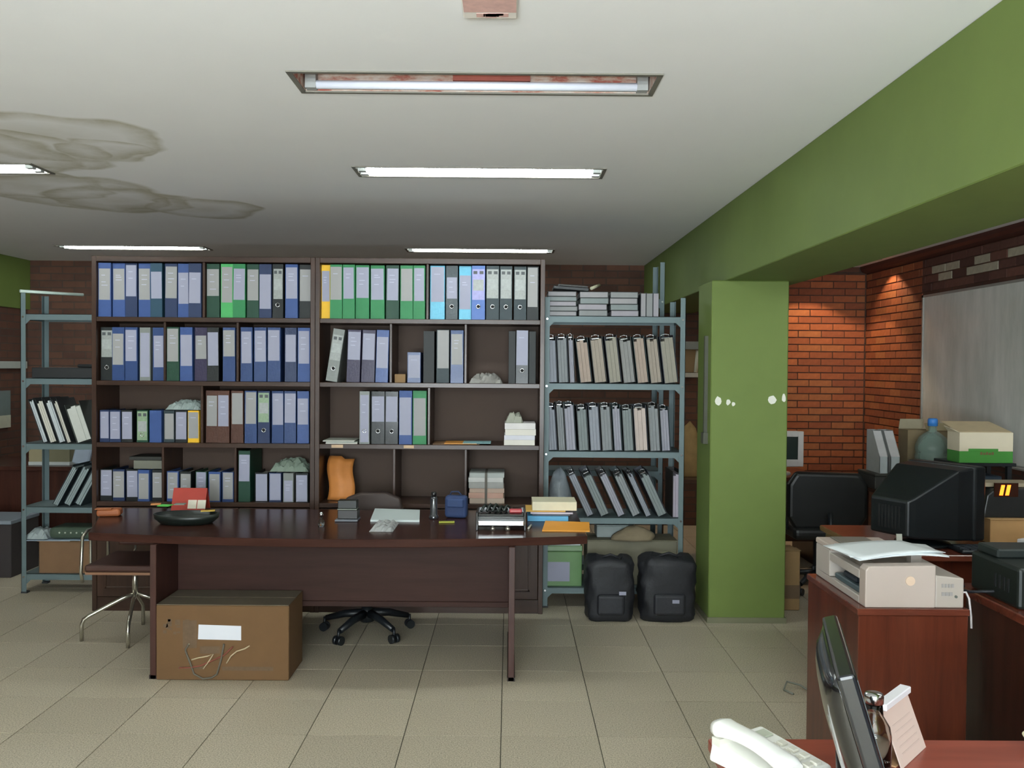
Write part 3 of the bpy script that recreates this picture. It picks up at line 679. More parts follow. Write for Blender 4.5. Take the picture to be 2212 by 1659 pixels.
def bundle(u0, u1, vt, vb, lean, z, Y, paper, cover, place, depth=0.30, group=None, kind='folder', clip=True):
    """paper folder standing with its open side to the front; u0,u1 at its foot"""
    k = F / Y; w = (u1 - u0) / k - .001; h = (vb - vt) / k / math.cos(lean)
    pb = at((u0 + u1) / 2, vb, Y)
    t = thing('hanging_folder', place, 'folder', (pb.x, Y + rnd.uniform(0, .02), z + abs(math.sin(lean)) * w / 2 + .0008), (0, lean, 0), group)
    c = 0.0025; mb = MB()
    mb.box(-w / 2, -w / 2 + c, 0, depth, 0, h); mb.box(w / 2 - c, w / 2, 0, depth, 0, h); mb.box(-w / 2, w / 2, depth - .003, depth, 0, h)
    mb.build('cover', P(cover, .5), t, local=True)
    n = 3; ww = (w - 2 * c - .003) / n
    mb = MB()
    for i in range(n):
        a = -w / 2 + c + .001 + i * ww
        mb.box(a, a + ww - .0012, 0.004 + rnd.uniform(0, .008), depth - .006, 0.002, h - .014 - rnd.uniform(0, .022))
    mb.build('paper_block', paper, t, local=True)
    if clip:
        q = MB(); q.tube([(-w * .28, .06, h - .02), (-w * .28, .06, h + .006), (0, .06, h + .012), (w * .28, .06, h + .006), (w * .28, .06, h - .02)], .002, 6)
        q.box(-w * .3, w * .3, .05, .075, h - .016, h - .012)
        q.build('lever_clip', CHROME, t, local=True)
    return t
PG = [P(c, .8, var=.1, scale=40) for c in ((150, 140, 128), (142, 138, 126), (132, 132, 130), (158, 142, 130))]
PBL = [P(c, .8, var=.1, scale=40) for c in ((138, 142, 150), (128, 132, 134), (146, 146, 156), (120, 128, 128))]
DK = [(40, 46, 46), (34, 40, 52), (52, 50, 46), (30, 52, 54)]
gB = 'folders on the second shelf of the packed steel rack'
r2 = [(1183, 1205), (1207, 1229), (1231, 1243), (1254, 1280), (1285, 1312), (1317, 1344), (1348, 1374), (1378, 1403), (1407, 1432), (1436, 1466)]
for i, (a, b_) in enumerate(r2):
    bundle(a, b_, 724 + rnd.uniform(-5, 5), 824, math.radians(-7 if i > 2 else -3), RZ[1], RY0 + .012, (PBL if i < 3 else PG)[i % 4], DK[i % 4], 'paper folder, %s from left, second shelf of packed steel rack' % ORD[i], group=gB)
r3 = [(1186, 1205), (1207, 1223), (1224, 1246), (1251, 1273), (1276, 1299), (1302, 1325), (1328, 1346), (1349, 1371), (1374, 1402), (1405, 1428), (1431, 1451)]
for i, (a, b_) in enumerate(r3):
    bundle(a, b_, 868 + rnd.uniform(-4, 6), 968, math.radians(-4), RZ[2], RY0 + .012, PBL[i % 4] if i != 8 else P((186, 172, 164), .8), DK[(i + 1) % 4], 'paper folder, %s from left, third shelf of packed steel rack' % ORD[i], group='folders on the third shelf of the packed steel rack')
r4 = [(1268, 1284), (1298, 1318), (1335, 1352), (1367, 1386), (1396, 1409), (1422, 1443)]
for i, (a, b_) in enumerate(r4):
    bundle(a, b_, 1018, 1112, math.radians(-25), RZ[3], RY0 + .012, PBL[(i * 3) % 4], DK[i % 4], 'paper folder leaning steeply left, %s from left, fourth shelf of steel rack' % ORD[i], group='folders leaning on the fourth shelf of the packed steel rack')
bundle(1453, 1474, 1012, 1112, 0, RZ[3], RY0 + .012, P((168, 160, 172), .8), (30, 30, 28), 'upright paper folder at right end of the fourth rack shelf', clip=False)
def lump(name, label, cat, c, rx, ry, h, mat, seed=1, flat=0.35, wob=.12):
    r = random.Random(seed); n = 20; rings = []
    ph = [r.uniform(0, 6.28) for _ in range(4)]
    for j in range(9):
        f = j / 8; rad = (math.sin(math.pi * (0.5 + f * .5)) ** flat) if f < 1 else 0.02
        rad *= (0.92 + .08 * math.sin(5 * f))
        rings.append([(c[0] + rx * rad * math.cos(a) * (1 + wob * math.sin(3 * a + ph[0] + 4 * f)), c[1] + ry * rad * math.sin(a) * (1 + wob * math.sin(2 * a + ph[1] + 5 * f)), c[2] + h * f * (1 + wob * .5 * math.sin(2 * a + ph[2]))) for a in [2 * math.pi * i / n for i in range(n)]])
    mb = MB().rings(rings)
    return fixed(mb, name, mat, label, cat) if name else mb
p = at(1203, 1080, 6.2)
lump('plastic_bag', 'pale rounded plastic bag at left end of the fourth rack shelf', 'plastic bag', (at(1210, 1080, 6.15).x, 6.22, RZ[3] + .001), .085, .12, .30, film('bag_grey', (150, 158, 164), .9, .35), 3)

# bound volumes on the top shelf of the packed rack
VOL = [P(c, .7, var=.08, scale=30) for c in ((146, 144, 146), (132, 134, 134), (150, 146, 152), (124, 132, 132))]
ks = F / RY0
for si, (u0, u1, n, nm) in enumerate(((1185, 1247, 5, 'left'), (1252, 1314, 4, 'middle'), (1320, 1380, 4, 'right'))):
    z = RZ[0] + .0005; hh = 0.165 / n
    for i in range(n):
        j = rnd.uniform(-.006, .006); x0, x1 = at(u0, 650, RY0).x + j, at(u1, 650, RY0).x + j
        t = thing('bound_volume', 'grey bound volume, %s from bottom of the %s pile on the steel rack' % (ORD[i], nm), 'book', ((x0 + x1) / 2, RY0 + .15, z), group='bound volumes piled on top of the steel rack')
        y0 = RY0 + .02 + rnd.uniform(0, .01)
        mb = MB(); mb.box(x0, x1, y0, y0 + .27, z, z + .0025); mb.box(x0, x1, y0, y0 + .27, z + hh - .004, z + hh - .0015); mb.box(x1 - .003, x1, y0, y0 + .27, z, z + hh - .0015)
        mb.build('cover', P((62, 66, 66), .6), t)
        box(x0 + .003, x1 - .004, y0 + .002, y0 + .265, z + .003, z + hh - .0045).build('pages', VOL[(i + si) % 4], t)
        z += hh
for i, (u0, u1) in enumerate(((1386, 1396), (1398, 1411), (1413, 1424))):
    x0, x1 = at(u0, 650, RY0).x, at(u1, 650, RY0).x
    t = thing('bound_volume', 'grey bound volume standing upright on the steel rack, %s from left' % ORD[i], 'book', ((x0 + x1) / 2, RY0 + .15, RZ[0]), group='bound volumes standing on top of the steel rack')
    box(x0, x1, RY0 + .03, RY0 + .26, RZ[0] + .0005, RZ[0] + .155).build('pages', VOL[i], t)
    mb = MB(); mb.box(x0 - .002, x0, RY0 + .026, RY0 + .265, RZ[0] + .0005, RZ[0] + .16); mb.box(x1, x1 + .002, RY0 + .026, RY0 + .265, RZ[0] + .0005, RZ[0] + .16); mb.box(x0 - .002, x1 + .002, RY0 + .26, RY0 + .265, RZ[0] + .0005, RZ[0] + .16); mb.build('cover', P((52, 56, 60), .6), t)
z = RZ[0] + .168
t = thing('flat_folder', 'black flat folder lying on the leftmost pile of volumes', 'folder', (at(1230, 615, 6.2).x, 6.2, z))
MB().obox((at(1232, 615, 6.2).x, 6.2, z + .022), (.24, .2, .022), Matrix.Rotation(math.radians(4), 3, 'Y')).build('cover', P((28, 30, 32), .5), t, .003)
MB().obox((at(1236, 615, 6.2).x, 6.19, z + .040), (.20, .16, .010), Matrix.Rotation(math.radians(4), 3, 'Y')).build('papers', P((60, 60, 58), .6), t)
a, b_ = at(1276, 619, 6.2), at(1296, 608, 6.2)
fixed(MB().cyl((a.x, 6.15, RZ[0] + .195), (b_.x, 6.24, RZ[0] + .225), .011, n=12), 'paper_roll', P((180, 176, 150), .7), 'cream paper roll lying across the middle pile of volumes', 'paper roll')

# things under and in front of the packed rack
t = thing('green_box', 'green box wrapped in clear plastic with white label on bottom rack shelf', 'box', (at(1215, 1220, 6.1).x, 6.15, RZ[4]))
gx0, gx1 = at(1176, 1225, RY0 + .03).x, at(1257, 1225, RY0 + .03).x
box(gx0, gx1, RY0 + .03, RY0 + .33, RZ[4] + .0005, RZ[4] + .235).build('box_body', P((84, 124, 70), .5, coat=.7), t, .004)
box(gx0 - .004, gx1 + .004, RY0 + .024, RY0 + .335, RZ[4] + .236, RZ[4] + .275).build('lid', P((108, 138, 100), .35, coat=.9), t, .006)
box(gx0 + .012, gx0 + .17, RY0 + .027, RY0 + .030, RZ[4] + .035, RZ[4] + .165).build('paper_label', LAB, t)
box(gx0 + .03, gx1 - .01, RY0 + .05, RY0 + .2, RZ[4] + .2755, RZ[4] + .29).build('folded_paper', P((190, 196, 200), .6), t)
t = thing('white_carton', 'pale blue-white carton on the bags under the fourth rack shelf', 'carton', (at(1330, 1140, 6.2).x, 6.2, .41))
wx0_, wx1_ = at(1290, 1140, 6.15).x, at(1372, 1140, 6.15).x
box(wx0_, wx1_, 6.17, 6.36, .447, .525).build('carton_body', P((150, 160, 158), .6), t, .004)
box(wx0_ - .003, wx1_ + .003, 6.167, 6.363, .5255, .533).build('lid', P((160, 170, 168), .6), t, .002)
t = thing('grey_carton', 'large grey carton on bottom rack shelf behind the black bags', 'carton', (at(1370, 1200, 6.2).x, 6.2, RZ[4]))
box(at(1268, 1200, 6.12).x, at(1462, 1200, 6.12).x, 6.10, 6.38, RZ[4] + .0005, .438).build('carton_body', P((116, 112, 94), .8), t, .004)
box(at(1268, 1200, 6.12).x, at(1462, 1200, 6.12).x, 6.095, 6.24, .4385, .4425).build('flap', P((124, 120, 100), .8), t)
lump('cloth_bag', 'dull brown cloth bag slumped on the grey carton', 'bag', (at(1372, 1170, 6.03).x, 6.085, .445), .15, .045, .10, P((118, 106, 84), .9, var=.25, bmp=.4), 6, .5)
def black_bag(label, u0, u1, vt, vb, seed, tagpos):
    Y = 5.80; x0, x1 = at(u0, 1260, Y).x, at(u1, 1260, Y).x; cx, w = (x0 + x1) / 2, (x1 - x0) / 2
    h = (vb - vt) / (F / Y)
    t = thing('black_bag', label, 'bag', (cx, Y, 0), group='black bags before the packed rack')
    r = random.Random(seed); n = 28; rings = []
    prof = [(0.0, .84), (.03, .92), (.12, .95), (.25, .93), (.38, 1.0), (.5, .95), (.62, 1.0), (.74, .94), (.86, 1.0), (.94, .95), (.98, .84), (1.0, .55)]
    ph = [r.uniform(0, 6.28) for _ in range(3)]
    for f, s in prof:
        ring = []
        for i in range(n):
            a = 2 * math.pi * i / n; q = .45
            ca, sa = math.cos(a), math.sin(a)
            ex = math.copysign(abs(ca) ** q, ca); ey = math.copysign(abs(sa) ** q, sa)
            wv = 1 + .04 * math.sin(5 * a + ph[0] + 9 * f) + .03 * math.sin(9 * a + ph[1] - 14 * f)
            ring.append((cx + w * s * ex * wv, Y + .125 * s * ey * wv, .001 + h * f * (1 + .03 * math.sin(3 * a + ph[2]) * (f > .7))))
        rings.append(ring)
    BM = P((22, 23, 28), .6, var=.3, scale=16, bmp=1.0)
    MB().rings(rings).build('bag_body', BM, t)
    MB().tube([(cx - w * .35, Y - .05, h * .93), (cx - w * .3, Y - .07, h * 1.03), (cx, Y - .08, h * 1.08), (cx + w * .3, Y - .07, h * 1.03), (cx + w * .35, Y - .05, h * .93)], .008, 8).build('handle', BM, t)
    MB().box(cx - w * .55, cx + w * .55, Y - .150, Y - .108, h * .12, h * .46).build('front_pocket', P((26, 27, 33), .6, var=.3, bmp=1.0), t, .02, seg=3)
    tp = at(tagpos[0], tagpos[1], Y - .152)
    MB().box(tp.x - .022, tp.x + .022, Y - .154, Y - .1505, tp.z - .011, tp.z + .011).build('white_tag', LAB, t)
black_bag('black bag with small white tag, beside the green wrapped box', 1262, 1368, 1192, 1324, 2, (1345, 1282))
black_bag('black bag with small white tag, next to the green column', 1378, 1500, 1192, 1328, 9, (1460, 1300))
# behind the rack, next to the column
p = at(1498, 950, 7.3)
lump('yellow_sack', 'mustard yellow sack showing behind the rack beside the column', 'sack', (at(1490, 950, 7.3).x, 7.3, .74), .10, .10, .42, P((170, 136, 84), .8, var=.3), 4, .3)
t = thing('side_table', 'small wooden table behind the packed rack carrying the yellow sack', 'table', (1.42, 7.3, 0))
box(1.16, 1.74, 7.06, 7.56, .71, .739).build('table_top', wood((70, 46, 34), (96, 64, 46), .4, 'x'), t, .003)
for x in (1.19, 1.68):
    for y in (7.09, 7.50): box(x, x + .035, y, y + .035, 0, .71).build('leg', wood((70, 46, 34), (96, 64, 46), .4, 'z'), t)
t = thing('wall_dispenser', 'white box-shaped dispenser hanging on the far brick wall beside the column', 'dispenser', (at(1496, 780, 9.0).x, 9.1, 1.55))
a, b_ = at(1481, 740, 9.15), at(1508, 815, 9.15)
box(a.x - .05, b_.x, 9.10, 9.185, b_.z + .05, a.z - .07).build('back_plate', P((150, 120, 80), .7), t)
MB().prism([(9.03, a.z - .07), (9.185, a.z - .07), (9.185, a.z + .01), (9.10, a.z + .01)], a.x - .05, b_.x, 'x').build('hood', P((168, 170, 160), .5), t)
box(a.x - .05, b_.x - .01, 9.04, 9.185, b_.z, b_.z + .045).build('tray', P((206, 202, 186), .5), t, .003)
MB().cyl((b_.x - .04, 9.08, b_.z + .05), (b_.x - .02, 9.08, a.z - .08), .02, n=10).build('paper_roll', P((220, 214, 190), .7), t)

# ------------------------------------------------------------------ narrow left rack: contents
kl = F / LY0
t = thing('flat_black_box', 'long black flat box on second shelf of the left rack', 'box', (at(125, 795, LY0).x, LY0 + .15, RZ[1]))
bx0 = at(68, 795, LY0 + .03).x
box(bx0, bx0 + .52, LY0 + .03, LY0 + .28, RZ[1] + .0005, RZ[1] + .075).build('box_body', P((26, 28, 30), .5), t, .004)
box(bx0 + .30, bx0 + .50, LY0 + .06, LY0 + .25, RZ[1] + .0755, RZ[1] + .10).build('cable_pile', P((22, 24, 24), .7, bmp=.6), t, .01)
gl = 'white folders leaning on the left rack'
for i, (ub, w) in enumerate(((95, 11), (114, 15), (133, 15), (149, 10))):
    bundle(ub - w / 2, ub + w / 2, 856, 950, math.radians(-19), RZ[2], LY0 + .014, P((196, 192, 180) if i % 2 else (184, 190, 192), .7), (44, 48, 50), 'white paper folder leaning left, %s from left, third shelf of left rack' % ORD[i], depth=.26, group=gl, clip=False)
bundle(164, 197, 868, 950, math.radians(-18.5), RZ[2], LY0 + .014, P((190, 192, 184), .7), (60, 66, 62), 'broad white folder leaning against the others, third shelf of left rack', depth=.26, clip=False)
for i, (ub, w) in enumerate(((118, 13), (142, 15), (164, 15))):
    bundle(ub - w / 2, ub + w / 2, 1010, 1095, math.radians(28), RZ[3], LY0 + .014, P((130, 142, 142), .7), (38, 50, 54), 'grey folder leaning right, %s from left, fourth shelf of left rack' % ORD[i], depth=.26, group='grey folders leaning on the left rack', clip=False)
t = thing('cardboard_box', 'brown cardboard box on the bottom shelf of left rack', 'box', (at(140, 1200, LY0).x, LY0 + .15, RZ[4]))
cx0 = at(84, 1200, LY0 + .02).x
box(cx0, cx0 + .46, LY0 + .02, LY0 + .28, RZ[4] + .0005, RZ[4] + .225).build('box_body', P((110, 82, 56), .8), t, .003)
box(cx0 - .01, cx0 + .47, LY0 + .012, LY0 + .15, RZ[4] + .2255, RZ[4] + .2285).build('flap', P((118, 90, 62), .8), t)
t = thing('green_cloth_bag', 'dark green bag with white dots on the brown box, left rack', 'bag', (at(150, 1140, LY0).x, LY0 + .15, RZ[4] + .23))
box(cx0 + .06, cx0 + .46, LY0 + .03, LY0 + .26, RZ[4] + .2375, RZ[4] + .32).build('bag_body', P((58, 72, 58), .8, var=.25), t, .03, seg=3)
mb = MB()
for i in range(5): mb.cyl((cx0 + .14 + i * .04, LY0 + .0305, RZ[4] + .285), (cx0 + .14 + i * .04, LY0 + .027, RZ[4] + .285), .006, n=8)
mb.build('dots', P((170, 176, 160), .6), t)
t = thing('loose_papers', 'pale papers hanging over the front of the brown box, left rack', 'papers', (at(110, 1150, LY0).x, LY0, RZ[4] + .23))
box(cx0 - .09, cx0 + .22, LY0 + .0105, LY0 + .2, RZ[4] + .2295, RZ[4] + .233).build('sheet', P((168, 184, 198), .7), t)
box(cx0 + .16, cx0 + .44, LY0 + .008, LY0 + .2, RZ[4] + .2335, RZ[4] + .2365).build('sheet', P((160, 178, 194), .7), t)
crumple(cx0 - .11, cx0 + .05, LY0 + .02, LY0 + .22, RZ[4] + .238, .07, 21, 9).build('crumpled_sheet', P((150, 160, 160), .6), t)
# angle bar lying on top of the left rack
a, b_ = at(47, 634, LY0), at(180, 657, LY0 + .31)
fixed(MB().tube([(a.x - .01, LY0 - .005, 2.112), (b_.x, LY0 + .31, 2.112)], .011, 8), 'lamp_tube', P((190, 206, 196), .3), 'pale spare lamp tube lying across the top of left rack', 'tube')

# ================================================================== long desk in front of the bookcases
DT = 0.733
DW = wood((50, 30, 25), (66, 41, 34), .2, 'x', .0, 1.0, .3, 1.2); DWZ = wood((54, 32, 27), (72, 44, 37), .4, 'z', .1); DWP = wood((46, 28, 23), (58, 36, 30), .5, 'x', .0, 1.0, .15)
DXA, DXB = -2.19, 0.415; DXC = (DXA + DXB) / 2; YE, YC, YR = 4.70, 4.56, 5.50
t = thing('long_desk', 'long dark wooden desk with bowed front edge and two panel legs', 'desk', (DXC, 5.0, 0))
n = 24
fp = [(DXA + (DXB - DXA) * i / n, YC + (YE - YC) * (2 * i / n - 1) ** 2) for i in range(n + 1)]
MB().prism(fp + [(DXB, YR), (DXA - .27, YR)], DT - .042, DT).build('table_top', DW, t, .004, seg=2)
for xl in (-1.83, .005):
    lg = box(xl, xl + .032, 4.60, 5.40, 0.0, DT - .0425).build('leg_panel', DWZ, t, .002)
    box(xl - .004, xl + .036, 4.60, 5.40, 0.0, .02).build('foot_strip', P((40, 28, 24), .6), lg)
box(-1.798, .005, 4.905, 4.93, .33, DT - .0425).build('modesty_panel', DWP, t, .001)
box(-1.798, .005, 4.898, 4.937, .30, .33).build('panel_rail', DWP, t, .002)

def D(u, v): return atz(u, v, DT)
# --- things on the desk
t = thing('desk_tray', 'black oval desk tray with coloured notes near left end of desk', 'tray', D(402, 1128))
c = D(403, 1130); rx, ry = .175, .11
prof = [(.80, .001), (1.0, .03), (1.03, .055), (.98, .055), (.94, .03), (.75, .010)]
rings = [[(c.x + rx * r * math.cos(a), c.y + ry * r * math.sin(a), DT + z) for a in [2 * math.pi * i / 32 for i in range(32)]] for r, z in prof]
MB().rings(rings).build('tray_body', P((24, 30, 26), .4, var=.2), t)
for (du, dv, w, d, col, rz) in ((-62, -22, .055, .05, (214, 140, 80), .3), (-42, -19, .07, .06, (92, 190, 84), -.1), (50, -6, .075, .04, (206, 170, 70), .25), (-10, -22, .06, .05, (128, 140, 130), .1)):
    q = D(403 + du, 1130 + dv); 
    MB().obox((q.x, q.y - .03, DT + .0575 + (du == 50) * .002), (w, d, .004), Matrix.Rotation(rz, 3, 'Z')).build('sticky_note', P(col, .7), t)
t = thing('red_desk_calendar', 'red tent-shaped desk calendar with white squares on the long desk', 'calendar', D(405, 1100))
a, b_ = D(369, 1103), D(443, 1103); y0 = a.y
MB().prism([(y0, DT), (y0 + .006, DT), (y0 + .05, DT + .125), (y0 + .056, DT + .125), (y0 + .10, DT), (y0 + .106, DT), (y0 + .058, DT + .13), (y0 + .048, DT + .13)], a.x, b_.x, 'x').build('card', P((156, 46, 32), .5), t)
s_ = .047 / .13
for x0, x1 in ((a.x + .098, a.x + .15), (a.x + .155, a.x + .205)):
    MB().add([(x0, y0 + .012 * s_ - .001, DT + .012), (x1, y0 + .012 * s_ - .001, DT + .012), (x1, y0 + .062 * s_ - .001, DT + .062), (x0, y0 + .062 * s_ - .001, DT + .062)], [(0, 1, 2, 3)]).build('white_panel', P((214, 208, 190), .6), t, solid=.0015)
t = thing('leather_pouch', 'small orange-brown leather pouch at left rear corner of the desk', 'pouch', D(238, 1112))
q = D(237, 1114)
MB().obox((q.x, q.y, DT + .022), (.13, .09, .042), Matrix.Rotation(.2, 3, 'Z')).build('pouch_body', P((150, 84, 44), .6, var=.25), t, .016, seg=3)
MB().obox((q.x - .02, q.y - .03, DT + .046), (.09, .05, .005), Matrix.Rotation(.2, 3, 'Z')).build('flap', P((160, 96, 54), .6, var=.2), t, .002)
t = thing('glass_bell', 'tiny clear glass bottle with chrome top on the desk', 'bottle', D(694, 1140))
q = D(694, 1138)
MB().lathe([(.001, 0), (.017, 0), (.018, .02), (.014, .035), (.006, .045), (.006, .055), (.001, .055)], q.x, q.y, 16, DT + .0005).build('bottle_body', glass('clear_glass', (225, 235, 230)), t)
MB().lathe([(.001, .056), (.010, .056), (.012, .068), (.006, .08), (.001, .082)], q.x, q.y, 16, DT).build('chrome_top', CHROME, t)
t = thing('black_card_holder', 'black two-tier card holder on a grey base before the envelope', 'card holder', D(748, 1126))
a, b_ = D(724, 1126), D(774, 1126); w = b_.x - a.x
box(a.x, b_.x, a.y - .02, a.y + .09, DT + .0005, DT + .012).build('base', P((96, 100, 106), .4), t, .003)
box(a.x + .012, b_.x - .004, a.y + .005, a.y + .08, DT + .0125, DT + .062).build('lower_tier', P((30, 26, 24), .4), t, .003)
box(a.x + .010, b_.x - .012, a.y + .02, a.y + .085, DT + .0685, DT + .115).build('upper_tier', P((18, 22, 18), .4), t, .003)
box(a.x + .010, b_.x - .012, a.y + .012, a.y + .085, DT + .0625, DT + .068).build('divider_strip', P((110, 116, 104), .4), t)
t = thing('white_papers', 'white paper sheets with a crumpled clear sleeve on the desk', 'papers', D(855, 1115))
a, b_, c, d = D(800, 1127), D(906, 1128), D(907, 1105), D(810, 1102)
MB().hexa([(p.x, p.y, DT + .0005) for p in (a, b_, c, d)] + [(p.x, p.y, DT + .011) for p in (a, b_, c, d)]).build('sheets', P((208, 218, 216), .6, var=.02), t)
a, b_ = D(797, 1149), D(862, 1130)
crumple(a.x, b_.x, a.y, b_.y - .005, DT, .035, 17, 10).build('plastic_sleeve', film('sleeve_plastic', (196, 198, 196), .6, .2), t)
t = thing('thermos_flask', 'slim glossy black flask with bright highlight standing on the desk', 'flask', D(937, 1122))
q = D(937, 1121)
MB().lathe([(.001, 0), (.026, 0), (.028, .01), (.026, .02), (.021, .026), (.021, .115), (.017, .128), (.001, .128)], q.x, q.y, 24, DT + .0005).build('flask_body', P((60, 62, 66), .12, .4, coat=1.0), t)
MB().lathe([(.015, .1285), (.016, .15), (.012, .156), (.001, .157)], q.x, q.y, 20, DT).build('cap', P((20, 20, 20), .3), t)
t = thing('blue_bag', 'small dark blue cloth bag on the desk beside the flask', 'bag', D(985, 1118))
q = D(986, 1118)
MB().obox((q.x, q.y, DT + .066), (.13, .07, .13), Matrix.Rotation(-.15, 3, 'Z')).build('bag_body', P((36, 54, 92), .75, var=.25, bmp=.4), t, .02, seg=3)
MB().obox((q.x - .005, q.y - .042, DT + .09), (.10, .016, .05), Matrix.Rotation(-.15, 3, 'Z')).build('front_pocket', P((42, 62, 102), .75, var=.25), t, .006)
MB().tube([(q.x - .04, q.y, DT + .125), (q.x - .03, q.y, DT + .15), (q.x + .01, q.y, DT + .152), (q.x + .035, q.y, DT + .125)], .005, 6).build('handle', P((30, 44, 74), .8), t)
q = D(965, 1129)
fixed(MB().obox((q.x, q.y, DT + .004), (.088, .03, .007), Matrix.Rotation(.06, 3, 'Z')), 'note_block', P((150, 152, 50), .7), 'yellow-green sticky note block in front of the blue bag', 'note block', .001)
t = thing('desk_organizer', 'glossy black desk organizer with chrome front bar and two round feet', 'organizer', D(1082, 1145))
a, b_ = D(1030, 1148), D(1134, 1148); y0 = a.y; x0, x1 = a.x, b_.x
BLK = P((16, 18, 18), .15, coat=.8)
box(x0, x1, y0 + .02, y0 + .20, DT + .022, DT + .036).build('lower_tray', BLK, t, .004)
box(x0 + .004, x1 - .004, y0 + .012, y0 + .022, DT + .026, DT + .056).build('chrome_bar', CHROME, t, .006, seg=3)
box(x0 - .006, x0 + .006, y0 + .02, y0 + .20, DT + .0005, DT + .10).build('side', BLK, t, .003); box(x1 - .006, x1 + .006, y0 + .02, y0 + .20, DT + .0005, DT + .10).build('side', BLK, t, .003)
box(x0 + .006, x1 - .006, y0 + .03, y0 + .20, DT + .078, DT + .088).build('upper_tray', BLK, t, .003)
box(x0 + .006, x1 - .006, y0 + .190, y0 + .20, DT + .037, DT + .10).build('rear_wall', BLK, t)
for x in (x0 + .085, x0 + .165): MB().lathe([(.001, .0005), (.014, .0005), (.015, .012), (.010, .0215), (.001, .0215)], x, y0 + .035, 16, DT).build('foot', P((190, 184, 170), .25, .8), t)
r = random.Random(5)
for i in range(5):
    x = x0 + .02 + i * .03
    MB().tube([(x, y0 + .06 + r.uniform(-.01, .02), DT + .097), (x + .02, y0 + .1, DT + .112 + r.uniform(0, .02)), (x + .05, y0 + .14, DT + .098)], .008, 6).build('cable_loop', P((26, 34, 30), .4), t)
box(x1 - .085, x1 - .015, y0 + .06, y0 + .10, DT + .089, DT + .112).build('red_stapler', P((170, 60, 66), .2, coat=.8), t, .007, seg=2)
q = D(1143, 1140)
fixed(MB().tube([(q.x - .005, q.y - .05, DT + .006), (q.x + .012, q.y + .05, DT + .006)], .0055, 8), 'pen', P((190, 184, 166), .4), 'pale pen lying beside the black desk organizer', 'pen')
a, b_ = D(1140, 1127), D(1230, 1127); y0 = a.y
t = thing('folder_stack', 'stack of cream, yellow and blue folders at right end of the desk', 'folders', D(1190, 1122))
lay_ = [(.0, .03, 1140, 1228, (84, 156, 196)), (.03, .042, 1150, 1232, (70, 80, 92)), (.042, .052, 1146, 1238, (196, 190, 206)), (.052, .062, 1136, 1222, (206, 164, 80)), (.062, .112, 1150, 1246, (214, 208, 180))]
for i, (z0, z1, ua, ub, col) in enumerate(lay_):
    xa, xb = at(ua, 1110, y0).x, at(ub, 1110, y0).x
    MB().obox(((xa + xb) / 2, y0 + .11 + .01 * (i % 2), DT + (z0 + z1) / 2 + .0005), (xb - xa, .2, z1 - z0 - .0006), Matrix.Rotation(.0, 3, 'Z')).build('folder', P(col, .6), t, .001)
a, b_, c, d = D(1171, 1148), D(1274, 1149), D(1273, 1130), D(1178, 1127)
fixed(MB().hexa([(p.x, p.y, DT + .0005) for p in (a, b_, c, d)] + [(p.x, p.y, DT + .006) for p in (a, b_, c, d)]), 'manila_envelope', P((232, 156, 44), .6, var=.05), 'bright orange envelope lying at right front corner of the desk', 'envelope')

# ================================================================== cardboard box under the desk
CARD = P((102, 74, 44), .85, var=.14, scale=9)
bx0, bx1, by0, by1, bh = -1.792, -1.115, 4.585, 4.89, .385
t = thing('cardboard_box', 'large brown cardboard box with white paper label under the desk', 'box', ((bx0 + bx1) / 2, 4.74, 0))
box(bx0, bx1, by0, by1, .001, bh).build('box_body', CARD, t, .004)
gapx = .004
for (y0, y1) in ((by0 + .002, (by0 + by1) / 2 - gapx), ((by0 + by1) / 2 + gapx, by1 - .002)): box(bx0 + .002, bx1 - .002, y0, y1, bh + .0005, bh + .004).build('top_flap', P((92, 82, 66), .85, var=.12), t)
fy = by0
def onbox(u, v): q = at(u, v, fy); return q
a, b_ = onbox(428, 1349), onbox(521, 1383)
MB().hexa([(a.x, fy - .002, b_.z + .004), (b_.x, fy - .002, b_.z), (b_.x, fy, b_.z), (a.x, fy, b_.z + .004), (a.x + .003, fy - .002, a.z), (b_.x, fy - .002, a.z - .006), (b_.x, fy, a.z - .006), (a.x + .003, fy, a.z)]).build('paper_label', P((222, 224, 232), .6, var=.02), t)
mb = MB()
for i in range(16):
    u = random.uniform(352, 425); v = random.uniform(1335, 1372); q = onbox(u, v); s1, s2 = random.uniform(.008, .03), random.uniform(.006, .02)
    mb.box(q.x, q.x + s1, fy - .0006, fy, q.z, q.z + s2)
for (u0, v0, u1, v1) in ((395, 1340, 425, 1400), (432, 1396, 475, 1412), (480, 1440, 590, 1449), (385, 1440, 440, 1445)):
    p0, p1 = onbox(u0, v0), onbox(u1, v1); mb.box(p0.x, p1.x, fy - .0004, fy, p1.z, p0.z)
mb.build('printed_marks', P((98, 78, 58), .85, var=.3, scale=40), t)
def cord(pts, r, col, name):
    MB().tube([(onbox(u, v).x, fy - .006 - .004 * (i % 2), onbox(u, v).z) for i, (u, v) in enumerate(pts)], r, 6).build(name, P(col, .7), t)
cord([(409, 1390), (402, 1402), (404, 1412), (412, 1430), (420, 1455), (440, 1465), (458, 1463), (470, 1455), (478, 1425), (485, 1390)], .005, (92, 86, 74), 'cord')
cord([(388, 1442), (410, 1441), (432, 1438), (460, 1426), (485, 1414), (504, 1396)], .004, (124, 64, 50), 'cord')
cord([(440, 1444), (452, 1428), (462, 1412), (450, 1416), (430, 1420), (415, 1424)], .0035, (190, 172, 140), 'cord')
cord([(490, 1432), (500, 1416), (512, 1406), (530, 1400), (540, 1394)], .0035, (190, 172, 140), 'cord')
cord([(410, 1390), (403, 1400), (402, 1408)], .0035, (190, 178, 150), 'cord')

